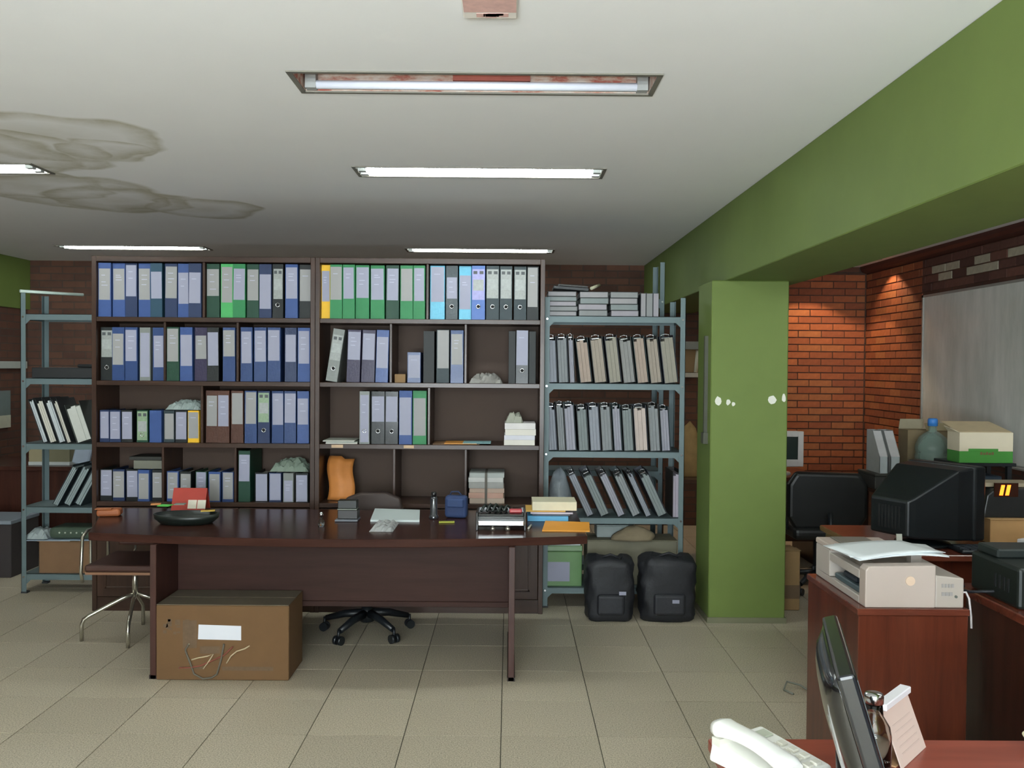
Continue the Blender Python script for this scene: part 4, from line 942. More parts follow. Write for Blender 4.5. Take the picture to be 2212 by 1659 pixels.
# ================================================================== chairs at the long desk
BLKP = P((20, 24, 28), .4, var=.2)
def swivel_base(t, cx, cy, r, seat_z, mat, rot=.3):
    hub = MB().cyl((cx, cy, .10), (cx, cy, seat_z - .06), .026, n=14); hub.cyl((cx, cy, .075), (cx, cy, .17), .042, .032, 14)
    hub.build('gas_column', mat, t)
    for i in range(5):
        a = rot + 2 * math.pi * i / 5; dx, dy = math.cos(a), math.sin(a)
        leg = MB().tube([(cx, cy, .125), (cx + dx * r * .5, cy + dy * r * .5, .112), (cx + dx * r * .96, cy + dy * r * .96, .078)], [.027, .023, .017], 8).build('base_arm', mat, t)
        ex, ey = cx + dx * r, cy + dy * r
        cs = MB()
        for s in (-1, 1): cs.cyl((ex - dy * .006 * s, ey + dx * .006 * s, .0265), (ex - dy * .026 * s, ey + dx * .026 * s, .0265), .0262, n=14)
        cs.cyl((ex, ey, .03), (ex, ey, .085), .008, n=8); cs.build('castor', mat, leg)
t = thing('swivel_chair', 'dark swivel chair on black five-star base pushed under the desk', 'chair', (at(792, 1370, 5.42).x, 5.42, 0))
sx = at(793, 1370, 5.42).x
swivel_base(t, sx, 5.42, .27, .47, BLKP, .45)
CHB = P((52, 38, 32), .6, var=.15)
MB().box(sx - .23, sx + .23, 5.18, 5.62, .44, .53).build('seat', CHB, t, .035, seg=3)
MB().prism([(sx - .19 + .0 * i, z) for i, z in ()] or [(sx - .16, .60), (sx + .16, .60), (sx + .19, .70), (sx + .17, .785), (sx + .08, .82), (sx - .08, .82), (sx - .17, .785), (sx - .19, .70)], 5.62, 5.68, 'y').build('backrest', CHB, t, .015, seg=3)
MB().tube([(sx, 5.58, .46), (sx, 5.70, .50), (sx, 5.705, .66)], .014, 8).build('back_bracket', BLKP, t)

t = thing('chrome_chair', 'brown chair on chrome four-leg base at the left end of desk', 'chair', (-2.19, 5.32, 0))
CH2 = P((190, 186, 172), .25, .9); cx, cy = at(292, 1280, 5.32).x, 5.32
MB().cyl((cx, cy, .24), (cx, cy, .42), .017, n=12).build('column', CH2, t)
for (dx, dy) in ((-.27, -.10), (.05, -.22), (.26, .10), (-.05, .24)):
    MB().tube([(cx, cy, .26), (cx + dx * .25, cy + dy * .25, .232), (cx + dx * .86, cy + dy * .86, .145), (cx + dx * .96, cy + dy * .96, .125), (cx + dx, cy + dy, .095), (cx + dx, cy + dy, .001)], .0115, 8).build('leg', CH2, t)
BRN = P((64, 36, 26), .6, var=.2)
box(cx - .21, cx + .21, cy - .20, cy + .22, .425, .465).build('seat', BRN, t, .014, seg=2)
box(cx - .205, cx + .205, cy - .195, cy + .215, .41, .4245).build('seat_pan', P((130, 92, 66), .5), t)
box(cx - .19, cx + .19, cy + .20, cy + .235, .50, .665).build('backrest', BRN, t, .014, seg=2)
for x in (cx - .10, cx + .10): MB().tube([(x, cy + .19, .43), (x, cy + .245, .47), (x, cy + .245, .63)], .009, 8).build('back_support', CH2, t)
for s in (-1, 1):
    ax = cx + s * .235
    MB().tube([(ax, cy - .16, .36), (ax, cy - .18, .42), (ax - s * .0, cy - .16, .62), (ax, cy - .10, .645), (ax, cy + .12, .64), (ax, cy + .17, .60), (ax, cy + .17, .40)], .010, 8).build('armrest', CH2, t)
    MB().tube([(ax, cy - .06, .64), (ax, cy - .06, .418), (cx + s * .2, cy - .06, .418)], .008, 8).build('arm_support', CH2, t)

# ================================================================== right bay
# --- whiteboard on the side wall
t = thing('whiteboard', 'large grey-white board with thin frame on the right side wall', 'whiteboard', (XR - .03, 6.4, 1.0))
wy0, wy1, wz0_, wz1_ = 5.2, 7.90, .92, 2.262
def board_mat():
    m, nt, b = new_mat('streaked_whiteboard')
    f = noise(nt, coords(nt, 'Object', (1, 2.2, .55)), 2.6, 5, .65)  # noise stretched upright, giving paler and greyer streaks
    nt.links.new(ramp(nt, f, [(.3, C(196, 200, 192)), (.7, C(228, 228, 222))]), b.inputs['Base Color']); b.inputs['Roughness'].default_value = .35
    return m
box(XR - .018, XR - .0005, wy0 + .02, wy1 - .02, wz0_ + .02, wz1_ - .02).build('board_surface', board_mat(), t)
FRM = P((170, 170, 164), .4, .4)
box(XR - .026, XR - .0005, wy1 - .02, wy1, wz0_, wz1_).build('frame_side', FRM, t); box(XR - .026, XR - .0005, wy0, wy0 + .02, wz0_, wz1_).build('frame_side', FRM, t)
box(XR - .026, XR - .0005, wy0, wy1, wz1_ - .02, wz1_).build('frame_rail', FRM, t); box(XR - .026, XR - .0005, wy0, wy1, wz0_, wz0_ + .02).build('frame_rail', FRM, t)
box(XR - .08, XR - .026, 6.0, 7.2, wz0_, wz0_ + .012).build('pen_tray', FRM, t)

MAH = wood((70, 30, 20), (104, 50, 32), .3, 'z', .3, .8); MAHX = wood((78, 36, 26), (112, 58, 42), .25, 'x', .4, .8); MAHD = wood((52, 28, 22), (74, 42, 32), .35, 'z', .2, .8)
# --- pedestal that carries the printer
px0, px1, py0, py1, pz = at(1855, 1312, 3.25).x, at(2092, 1312, 3.25).x, 3.25, 3.80, .75
t = thing('pedestal_cabinet', 'mahogany-red pedestal cabinet under the beige printer', 'cabinet', ((px0 + px1) / 2, 3.5, 0))
box(px0, px1, py0, py1, 0, pz - .025).build('carcass', MAH, t, .002)
box(px0 - .006, px1 + .004, py0 - .006, py1 + .004, pz - .0245, pz).build('top_board', MAHX, t, .003)
for i in range(3):
    z0 = .06 + i * .22
    d = box(px0 + .012, px1 - .012, py1 + .0005, py1 + .018, z0, z0 + .205).build('drawer', MAH, t, .002)
    MB().tube([(px0 + .14, py1 + .018, z0 + .15), (px0 + .14, py1 + .04, z0 + .15), (px1 - .14, py1 + .04, z0 + .15), (px1 - .14, py1 + .018, z0 + .15)], .005, 6).build('handle', CHROME, d)
# --- beige printer / fax
BEI = P((182, 168, 158), .45, var=.03); BEID = P((176, 168, 160), .5, var=.05)
fx0, fx1 = at(1870, 1265, 3.26).x, at(2084, 1265, 3.26).x; fm = at(2022, 1265, 3.26).x; fy0, fy1 = 3.262, 3.79
t = thing('printer', 'beige desktop printer with white paper in its top on the pedestal', 'printer', ((fx0 + fx1) / 2, 3.5, pz))
z = pz + .0005
MB().prism([(fx0, z), (fm, z), (fm, z + .155), (fx0 + .012, z + .150), (fx0, z + .135)], fy0, fy0 + .06, 'y').build('front_panel', BEI, t, .004, seg=2)
MB().hexa([(fm, fy0 + .002, z), (fx1, fy0 + .002, z), (fx1, fy1, z), (fm, fy1, z), (fm, fy0 + .002, z + .118), (fx1, fy0 + .002, z + .108), (fx1, fy1, z + .112), (fm, fy1, z + .13)]).build('side_unit', P((172, 162, 152), .45, var=.03), t, .005, seg=2)
# body: left flank with an output opening
mb = MB()
mb.box(fx0, fm, fy0 + .06, fy1, z, z + .028); mb.box(fx0, fm, fy1 - .16, fy1, z + .028, z + .135)
mb.box(fx0 + .10, fm, fy0 + .06, fy1 - .16, z + .028, z + .125)
mb.box(fx0, fx0 + .03, fy0 + .06, fy1 - .16, z + .092, z + .125)
mb.build('body', BEID, t, .003)
box(fx0 + .015, fx0 + .095, fy0 + .08, fy1 - .18, z + .0285, z + .05).build('output_tray', P((70, 84, 88), .5), t, .004)
box(fx0 + .025, fx0 + .09, fy0 + .16, fy1 - .24, z + .0505, z + .072).build('toner_flap', P((36, 44, 52), .5), t, .006)
MB().box(fx0 - .002, fm + .01, fy1 - .175, fy1 + .002, z + .1355, z + .158).build('scanner_lid', BEI, t, .004)
box(fx0 + .05, fm - .06, fy1 - .15, fy1 - .02, z + .1585, z + .164).build('lid_panel', P((112, 108, 100), .5), t, .002)
c = at(1966, 1255, fy0)
MB().cyl((c.x, fy0 - .004, c.z), (c.x, fy0 + .0005, c.z), .017, n=24).build('badge', P((216, 190, 166), .5), t)
mb = MB()
for i in range(4): mb.box(fm + .022 + i * .012, fm + .030 + i * .012, fy0 - .0005, fy0 + .0015, z + .075, z + .088)
for i in range(3): mb.box(fm + .022 + i * .014, fm + .034 + i * .014, fy0 - .0005, fy0 + .0015, z + .045, z + .058)
mb.build('panel_print', P((150, 146, 142), .6), t)
MB().cyl((fx1 - .03, fy0 - .003, z + .042), (fx1 - .03, fy0 + .002, z + .042), .005, n=12).build('button', P((90, 96, 90), .5), t)
MB().tube([(fx1 - .002, fy0 + .03, z + .05), (fx1 + .02, fy0 + .028, z + .052), (fx1 + .028, fy0 + .02, z + .03), (fx1 + .026, fy0 + .0, z - .03), (fx1 + .022, fy0 - .012, z - .07)], .004, 6).build('power_cable', P((196, 190, 190), .5), t)
# sheets of paper on top
tp = thing('paper_sheets', 'white sheets lying across the top of the beige printer', 'papers', (fx0 + .12, 3.45, z + .16))
def sh(u, v, dz, x0, x1, y0, y1, rot):
    x = x0 + (x1 - x0) * u; y = y0 + (y1 - y0) * v; cx_, cy_ = (x0 + x1) / 2, (y0 + y1) / 2
    q = Matrix.Rotation(rot, 2) @ Vector((x - cx_, y - cy_))
    return (cx_ + q.x, cy_ + q.y, z + dz + .018 * math.sin(u * 2.4) * (1 - .4 * v))
for dz, r_, ox in ((.162, .10, 0), (.166, -.12, .01), (.170, .22, -.015)):
    MB().sheet(lambda u, v: sh(u, v, dz, fx0 - .02 + ox, fx0 + .33 + ox, fy0 + .06, fy0 + .32, r_), 8, 6).build('sheet', P((226, 232, 234), .6, var=.02), tp, solid=.0025)
q = at(2040, 1213, 3.40)
MB().obox((fm + .03, fy0 + .18, z + .163), (.12, .02, .010), Matrix.Rotation(.1, 3, 'Y')).build('paper_guide', P((196, 198, 206), .4), t, .003)
box(fm - .02, fm + .02, fy0 + .16, fy0 + .20, z + .126, z + .158).build('guide_post', BEID, t)

# --- second desk to the right, its long side running towards the viewer
t = thing('office_desk', 'dark wooden desk along the right edge, carrying the black printer', 'desk', (2.3, 2.95, 0))
ex0 = 1.82
box(ex0, 2.75, 2.35, 3.66, .715, .75).build('table_top', MAHX, t, .004)
box(ex0 + .02, ex0 + .045, 2.42, 3.60, 0, .7145).build('side_panel', MAHD, t); box(2.70, 2.725, 2.42, 3.60, 0, .7145).build('side_panel', MAHD, t)
box(ex0 + .045, 2.70, 3.52, 3.54, .25, .7145).build('modesty_panel', MAHD, t)
t = thing('black_printer', 'black office printer at the right picture edge on the dark desk', 'printer', (2.2, 3.35, .75))
bx0 = at(2143, 1240, 3.42).x
BKP = P((16, 24, 20), .45, var=.2)
box(bx0, bx0 + .42, 3.24, 3.58, .7505, .90).build('body', BKP, t, .012, seg=2)
box(bx0 + .02, bx0 + .40, 3.42, 3.57, .9005, .935).build('paper_feed', P((26, 34, 32), .5), t, .006)
box(bx0 + .04, bx0 + .38, 3.20, 3.24, .765, .80).build('output_tray', P((24, 28, 30), .5), t, .004)
for i in range(4): box(bx0 - .002, bx0 + .001, 3.30 + i * .03, 3.312 + i * .03, .80, .85).build('vent_slot', P((8, 10, 10), .8), t)
MB().tube([(bx0 + .01, 3.40, .78), (bx0 - .06, 3.46, .762), (bx0 - .08, 3.52, .758), (bx0 - .03, 3.57, .757)], .006, 6).build('cable', P((22, 24, 30), .6), t)

# --- computer desk behind with the CRT monitor
t = thing('computer_desk', 'reddish wooden computer desk under the black box-shaped monitor', 'desk', (2.2, 4.6, 0))
box(1.74, 3.05, 4.22, 5.02, .715, .745).build('table_top', MAHX, t, .004)
box(1.76, 1.785, 4.26, 4.98, 0, .7145).build('side_panel', MAH, t); box(3.0, 3.025, 4.26, 4.98, 0, .7145).build('side_panel', MAH, t)
box(1.785, 3.0, 4.30, 4.32, .22, .7145).build('modesty_panel', MAH, t)
ct = thing('crt_monitor', 'bulky black tube monitor seen from its rear corner on the desk', 'monitor', (2.07, 4.49, .7455), (0, 0, math.radians(116)))
CB = P((14, 20, 22), .38, var=.2)
# local: screen faces -y, width along x
MB().box(-.20, .20, -.20, -.12, .035, .40).build('bezel', CB, ct, .012, local=True, seg=2)
def rr(hw, z0, z1, y): return [(-hw, y, z0), (hw, y, z0), (hw, y, z1), (-hw, y, z1)]
MB().rings([rr(.195, .04, .395, -.12), rr(.185, .045, .385, -.02), rr(.125, .06, .26, .20), rr(.11, .07, .24, .24)], smooth=False).build('rear_housing', CB, ct, .01, local=True, seg=2)
MB().sheet(lambda u, v: (-.165 + .33 * u, -.2015 - .006 * (1 - (2 * u - 1) ** 2) * (1 - (2 * v - 1) ** 2), .105 + .26 * v), 8, 8).build('screen', P((30, 36, 38), .1), ct, local=True)
MB().lathe([(.001, 0), (.13, 0), (.13, .012), (.07, .022), (.05, .035), (.001, .035)], 0, 0, 24).build('swivel_foot', CB, ct, local=True)
for i in range(7): box(-.07 + i * .02, -.06 + i * .02, .239, .242, .10, .21).build('vent_slot', P((6, 8, 8), .8), ct, local=True)
q = at(1945, 1140, 4.52)
t = thing('white_plug', 'small white label strip hanging at the monitor side', 'label strip', (q.x, 4.3, .7455))
q = at(1945, 1150, 4.24)
MB().prism([(q.x - .014, .746), (q.x + .014, .746), (q.x + .008, .84), (q.x - .018, .84)], 4.24, 4.246, 'y').build('card', P((190, 192, 180), .6), t)
MB().prism([(q.x - .02, .7455), (q.x + .02, .7455), (q.x + .02, .752), (q.x - .02, .752)], 4.23, 4.26, 'y').build('foot', P((120, 124, 112), .6), t)
t = thing('keyboard', 'dark keyboard lying in front of the tube monitor', 'keyboard', (2.42, 4.36, .7455))
kx0 = at(2062, 1170, 4.32).x
box(kx0, kx0 + .36, 4.245, 4.39, .7456, .762).build('keyboard_body', P((22, 26, 30), .5), t, .005)
for r_ in range(4):
    for c_ in range(10): box(kx0 + .012 + c_ * .034, kx0 + .040 + c_ * .034, 4.255 + r_ * .033, 4.282 + r_ * .033, .7622, .768).build('key', P((44, 50, 56), .5), t)
t = thing('cardboard_tray', 'flat tan cardboard box under the black clock radio', 'box', (2.75, 4.65, .745))
tx0 = at(2128, 1135, 4.55).x
box(tx0, tx0 + .40, 4.50, 4.85, .7456, .868).build('box_body', P((168, 130, 84), .8, var=.12), t, .003)
box(tx0 - .004, tx0 + .404, 4.495, 4.67, .8685, .872).build('lid_flap', P((176, 140, 94), .8, var=.1), t)
q = at(2200, 1150, 4.48)
fixed(MB().obox((q.x + .02, 4.44, .765), (.07, .06, .035), Matrix.Rotation(.5, 3, 'Z')), 'eraser_block', P((214, 216, 220), .5), 'small white block at the right picture edge before the tan box', 'block', .004)
t = thing('clock_radio', 'black clock radio with glowing orange digits on the tan box', 'clock radio', (2.8, 4.6, .873))
rx0 = at(2122, 1080, 4.54).x
MB().prism([(rx0 + .0, .8725), (rx0 + .40, .8725), (rx0 + .39, 1.0), (rx0 + .36, 1.022), (rx0 + .06, 1.018), (rx0 + .02, .985)], 4.53, 4.76, 'y').build('body', P((26, 28, 28), .4, var=.15), t, .006, seg=2)
a, b_ = at(2160, 1058, 4.528), at(2186, 1058, 4.528)
box(a.x - .03, b_.x + .03, 4.524, 4.5305, a.z - .035, a.z + .035).build('display_window', P((40, 16, 8), .2), t)
DG = emit('orange_digits', (255, 120, 30), 3.0)
for u in (2165, 2178):
    q = at(u, 1059, 4.522); mb = MB()
    mb.prism([(q.x - .014, q.z - .026), (q.x + .004, q.z - .026), (q.x + .014, q.z + .026), (q.x - .004, q.z + .026)], 4.522, 4.5238, 'y'); mb.build('digit', DG, t)
box(rx0 + .03, rx0 + .30, 4.58, 4.72, 1.0225, 1.042).build('papers_on_top', P((134, 122, 100), .8), t)

# --- table at the side wall with bottle, carton and holders
t = thing('side_wall_table', 'dark low table against the side wall under the whiteboard', 'table', (3.0, 6.3, 0))
box(2.61, 3.58, 5.95, 6.80, .73, .76).build('table_top', wood((60, 40, 32), (84, 58, 46), .4, 'x'), t, .003)
for x in (2.64, 3.50):
    for y in (5.98, 6.70): box(x, x + .045, y, y + .045, 0, .73).build('leg', MAHD, t)
box(2.64, 3.545, 5.985, 6.0, .62, .73).build('apron', MAHD, t)
t = thing('dark_case', 'dark case on the side table under the two white magazine files', 'case', (2.7, 6.5, .76))
box(at(1888, 1030, 6.4).x, at(1966, 1030, 6.4).x, 6.38, 6.70, .7605, .855).build('case_body', P((44, 44, 40), .6, var=.2), t, .006)
box(at(1888, 1030, 6.4).x - .002, at(1966, 1030, 6.4).x + .002, 6.378, 6.702, .8555, .872).build('lid', P((52, 52, 46), .6, var=.2), t, .004)
for i, (ua, ub, ut, lab) in enumerate(((1900, 1918, 1926, 'white magazine file with slanted top, leftmost on the side table'), (1924, 1944, 1952, 'white magazine file with slanted top, next to the water bottle'))):
    y = 6.42; x0, x1 = at(ua, 1000, y).x, at(ub, 1000, y).x; z0 = .8725
    t = thing('magazine_file', lab, 'magazine file', ((x0 + x1) / 2, y + .12, z0), group='white magazine files on the side table')
    th = .003; y1 = y + .24; zl, zh = z0 + .12, z0 + .30
    for x in (x0, x1 - th): MB().prism([(y, z0), (y1, z0), (y1, zh), (y + .13, zh), (y, zl)], x, x + th, 'x').build('side', P((176, 178, 176), .6), t)
    box(x0, x1, y, y + th, z0, zl).build('front', P((176, 184, 186), .6), t); box(x0, x1, y1 - th, y1, z0, zh).build('back', P((150, 150, 148), .6), t)
    MB().add([(x0 + th, y + .004, zl - .004), (x1 - th, y + .004, zl - .004), (x1 - th, y + .13, zh - .006), (x0 + th, y + .13, zh - .006)], [(0, 1, 2, 3)]).build('magazines', P((196, 194, 194), .6), t, solid=.004)
t = thing('open_carton', 'open brown carton with raised flaps behind the water bottle', 'carton', (3.0, 6.6, .76))
ox0, ox1 = at(1958, 960, 6.64).x, at(2050, 960, 6.64).x
mb = MB(); mb.box(ox0, ox1, 6.62, 6.625, .7605, 1.17).box(ox0, ox1, 6.775, 6.78, .7605, 1.17).box(ox0, ox0 + .005, 6.625, 6.775, .7605, 1.17).box(ox1 - .005, ox1, 6.625, 6.775, .7605, 1.17); mb.build('carton_body', P((124, 108, 80), .8), t)
MB().obox((ox0 + .1, 6.79, 1.205), (.18, .004, .08), Matrix.Rotation(.3, 3, 'X')).build('flap', P((170, 160, 134), .8), t)
MB().obox((ox1 - .1, 6.61, 1.195), (.18, .004, .06), Matrix.Rotation(-.5, 3, 'X')).build('flap', P((150, 136, 104), .8), t)
t = thing('water_bottle', 'large clear water-cooler bottle with blue cap on the side table', 'water bottle', (2.9, 6.2, .76))
q = at(2014, 960, 6.47); zb = .7605
MB().lathe([(.001, 0), (.11, 0), (.118, .012), (.118, .10), (.112, .11), (.112, .125), (.118, .135), (.118, .24), (.112, .25), (.112, .265), (.118, .275), (.116, .31), (.09, .37), (.045, .405), (.028, .415), (.028, .45), (.001, .45)], q.x, 6.47, 36, zb).build('bottle_body', film('bottle_plastic', (150, 176, 166), .5, .15), t)
MB().lathe([(.001, .4505), (.03, .4505), (.034, .452), (.034, .495), (.028, .505), (.001, .505)], q.x, 6.47, 24, zb).build('cap', P((60, 130, 210), .4, var=.05), t)
t = thing('green_carton', 'white and green carton with open top on the black stand', 'carton', (3.2, 6.1, .95))
Yc = 6.0; a, b_ = at(2072, 1000, Yc), at(2188, 1000, Yc); zb = a.z; x0, x1 = a.x, b_.x; zt = at(2100, 934, Yc).z; zg = at(2100, 975, Yc).z
box(x0, x1, Yc, Yc + .17, zb + .0005, zg).build('green_base', P((68, 140, 56), .5, var=.06), t, .002)
box(x0, x1, Yc, Yc + .17, zg + .0003, zt).build('white_upper', P((226, 214, 188), .5, var=.05), t, .002)
MB().box(x0 + .06, x1 - .10, Yc - .0015, Yc - .0002, zg - .001, zg + .018).build('green_tab', P((68, 140, 56), .5), t)
MB().add([(x0, Yc + .02, zt + .001), (x1, Yc + .02, zt + .001), (x1 - .05, Yc + .22, zt + .06), (x0 - .02, Yc + .22, zt + .06)], [(0, 1, 2, 3)]).build('top_flap', P((206, 186, 150), .6), t, solid=.004)
MB().add([(x0 - .001, Yc + .01, zt), (x0 - .001, Yc + .16, zt), (x0 - .035, Yc + .15, zt + .035), (x0 - .03, Yc + .05, zt + .02)], [(0, 1, 2, 3)]).build('side_flap', P((220, 208, 180), .6), t, solid=.004)
mb = MB(); gx = (x0 + x1) / 2 + .01; zz = zb + .055
for i in range(5): mb.box(gx - .05 + i * .019, gx - .036 + i * .019, Yc - .0012, Yc - .0002, zz, zz + .018 - .004 * (i % 2))
mb.build('red_print', P((120, 90, 60), .6), t)
t = thing('black_stand', 'black metal stand under the white and green carton', 'stand', (3.2, 6.15, .76))
box(x0 - .02, x1 + .02, Yc - .01, Yc + .32, zb - .022, zb).build('stand_top', BLKP, t, .003)
for x in (x0 - .01, x1 - .03):
    for y in (Yc + .01, Yc + .27): box(x, x + .03, y, y + .03, .7605, zb - .0225).build('leg', BLKP, t)
box(x0 + .05, x1 - .06, Yc + .02, Yc + .24, .7605, zb - .09).build('stored_box', P((36, 50, 64), .5), t, .004)
t = thing('grey_case', 'small grey plastic case between water bottle and green carton', 'case', (3.03, 6.1, .76))
gx0, gx1 = at(2040, 980, 5.97).x, at(2066, 980, 5.97).x
box(gx0 - .03, gx1 - .01, 5.97, 6.09, .7605, .98).build('case_body', P((112, 124, 118), .5), t, .01, seg=2)
box(gx0 - .02, gx1 - .02, 5.966, 5.9695, .90, .96).build('front_label', P((140, 150, 146), .5), t)

# --- black chair and white monitor behind the column
chx, chy = at(1756, 1080, 6.7).x, 6.7
t = thing('office_chair', 'black padded office chair half hidden by the green column', 'chair', (chx, chy, 0))
swivel_base(t, chx, chy - .1, .28, .47, BLKP, .2)
LEA = P((16, 18, 18), .45, var=.2)
MB().box(chx - .25, chx + .25, chy - .36, chy + .10, .40, .49).build('seat', LEA, t, .035, seg=3)
bz0, bz1 = .47, .885; hw = .285
poly = [(chx - hw * .8, bz0), (chx + hw * .8, bz0), (chx + hw, bz0 + .09), (chx + hw, bz1 - .09), (chx + hw * .8, bz1 - .01), (chx - hw * .8, bz1), (chx - hw, bz1 - .09), (chx - hw, bz0 + .09)]
MB().prism(poly, chy - .33, chy - .25, 'y').build('backrest', LEA, t, .03, seg=3)
MB().tube([(chx, chy - .15, .41), (chx, chy - .40, .43), (chx, chy - .365, .60)], .018, 8).build('back_bracket', BLKP, t)
for s in (-1, 1):
    MB().tube([(chx + s * .22, chy - .2, .44), (chx + s * .255, chy - .2, .47), (chx + s * .255, chy - .2, .62)], .014, 8).build('arm_post', BLKP, t)
    MB().box(chx + s * .255 - .03, chx + s * .255 + .03, chy - .30, chy + .02, .62, .65).build('armrest', LEA, t, .012, seg=2)
t = thing('far_desk', 'wooden desk against the far side behind the black chair', 'desk', (2.05, 7.6, 0))
box(1.80, 2.56, 7.28, 7.98, .70, .735).build('table_top', MAHX, t, .003)
box(1.82, 1.845, 7.31, 7.95, 0, .6995).build('side_panel', MAHD, t); box(2.515, 2.54, 7.31, 7.95, 0, .6995).build('side_panel', MAHD, t); box(1.845, 2.515, 7.36, 7.38, .2, .6995).build('modesty_panel', MAHD, t)
mx1 = at(1736, 970, 7.5).x; mz0, mz1 = at(1720, 1008, 7.5).z, at(1720, 932, 7.5).z
t = thing('white_monitor', 'white-framed monitor with dark screen beside the green column', 'monitor', (mx1 - .2, 7.55, .735))
mx0 = mx1 - .40
mb = MB(); bz = .045
mb.box(mx0, mx0 + bz, 7.5, 7.54, mz0, mz1).box(mx1 - bz, mx1, 7.5, 7.54, mz0, mz1).box(mx0 + bz, mx1 - bz, 7.5, 7.54, mz1 - bz, mz1).box(mx0 + bz, mx1 - bz, 7.5, 7.54, mz0, mz0 + bz * 1.3)
mb.build('bezel', P((214, 208, 202), .5), t, .002)
box(mx0 + bz, mx1 - bz, 7.512, 7.535, mz0 + bz * 1.3, mz1 - bz).build('screen', P((48, 58, 54), .15), t)
box(mx0 + .17, mx0 + .23, 7.53, 7.56, .75, mz0 + .1).build('stand_neck', P((190, 186, 180), .5), t); MB().lathe([(.001, 0), (.11, 0), (.10, .014), (.001, .016)], mx0 + .2, 7.55, 24, .7355).build('stand_foot', P((190, 186, 180), .5), t)
t = thing('floor_carton', 'brown carton standing on the floor right of the green column', 'carton', (1.84, 6.0, 0))
fx1_ = at(1729, 1250, 5.98).x
box(fx1_ - .30, fx1_, 5.99, 6.20, .001, .40).build('carton_body', P((140, 112, 74), .8, var=.15), t, .004)
box(fx1_ - .30, fx1_ + .004, 5.985, 6.09, .4005, .404).build('flap', P((150, 122, 84), .8), t)
box(fx1_ - .30, fx1_, 5.988, 5.9899, .08, .17).build('printed_band', P((104, 84, 62), .8, var=.2), t)
q = at(1855, 1120, 7.0)
lump('grey_sack', 'small grey-brown sack on the brick side behind the tube monitor', 'sack', (q.x - .02, 7.1, .735 if False else .001), .12, .12, .60, P((96, 84, 66), .9, var=.25), 12, .35)

# ================================================================== foreground desk
FD = .74
RED = wood((124, 58, 44), (150, 74, 58), .35, 'x', .3, .7)
dx0 = .478; dy1 = 2.125
t = thing('front_desk', 'reddish wooden desk in the right foreground with telephone on it', 'desk', (1.2, 1.75, 0))
box(dx0, 1.95, 1.36, dy1, FD - .03, FD).build('table_top', RED, t, .005, seg=2)
box(dx0 + .03, dx0 + .055, 1.40, dy1 - .03, 0, FD - .0305).build('side_panel', MAHD, t); box(1.90, 1.925, 1.40, dy1 - .03, 0, FD - .0305).build('side_panel', MAHD, t)
box(dx0 + .055, 1.90, dy1 - .08, dy1 - .06, .2, FD - .0305).build('modesty_panel', MAHD, t)
# --- telephone (local frame: handset on -x side running along y)
WPH = P((244, 244, 238), .35, var=.02)
pc = Vector((.588, 1.966, FD + .0005))
t = thing('desk_phone', 'white desk telephone with handset at corner of the foreground desk', 'telephone', pc, (0, 0, math.radians(34)))
MB().hexa([(-.095, -.10, 0), (.08, -.10, 0), (.08, .105, 0), (-.095, .105, 0), (-.09, -.095, .024), (.075, -.095, .024), (.075, .10, .046), (-.09, .10, .046)]).build('base', WPH, t, .008, local=True, seg=3)
hs = MB(); rings = []
for i in range(13):
    f = i / 12; y = -.108 + .216 * f; z = .046 + .024 * f + .014 * math.sin(math.pi * f); wd = .026 + .008 * abs(2 * f - 1) ** 2; hh = .013 + .013 * abs(2 * f - 1) ** 4
    if i in (0, 12): wd *= .7; hh *= .6
    rings.append([(-.062 + wd * math.copysign(abs(math.cos(a)) ** .7, math.cos(a)), y, z + hh * math.copysign(abs(math.sin(a)) ** .7, math.sin(a))) for a in [2 * math.pi * k / 14 for k in range(14)]])
hs.rings(rings).build('handset', WPH, t, local=True)
box(-.09, -.034, .075, .098, .036, .056).build('cradle', P((200, 198, 188), .4), t, local=True); box(-.09, -.034, -.093, -.07, .018, .036).build('cradle', P((200, 198, 188), .4), t, local=True)
sl = math.atan2(.022, .195)
for r_ in range(4):
    for c_ in range(3):
        y = -.075 + r_ * .03; x = -.008 + c_ * .027
        MB().obox((x, y, .0365 + (y) * .115 + .001), (.020, .019, .007), Matrix.Rotation(sl, 3, 'X')).build('key', P((222, 220, 206), .45), t, .002, local=True)
MB().obox((.02, .065, .0365 + .065 * .115), (.08, .03, .005), Matrix.Rotation(sl, 3, 'X')).build('display', P((190, 196, 178), .3), t, .002, local=True)
pts = []
for i in range(60):
    a = i * .9; f = i / 59; bx_ = -.085 + .02 * math.sin(f * 3) - .05 * f; by_ = -.115 - .03 * f
    pts.append((bx_ + .006 * math.cos(a), by_, .008 + .006 * math.sin(a)))
MB().tube(pts, .0022, 5).build('coiled_cord', P((206, 200, 186), .5), t, local=True)
# --- flat monitor, seen from behind along its edge
far, near = Vector((.695, 1.94)), Vector((.588, 1.555)); mid = (far + near) / 2; wv = (near - far); WL = wv.length
ang = math.atan2(wv.y, wv.x)        # local +x = from far to near
t = thing('flat_monitor', 'black flat monitor turned edge-on in the right foreground, back showing', 'monitor', (mid.x, mid.y, FD + .0005), (0, 0, ang))
tilt = math.radians(17)
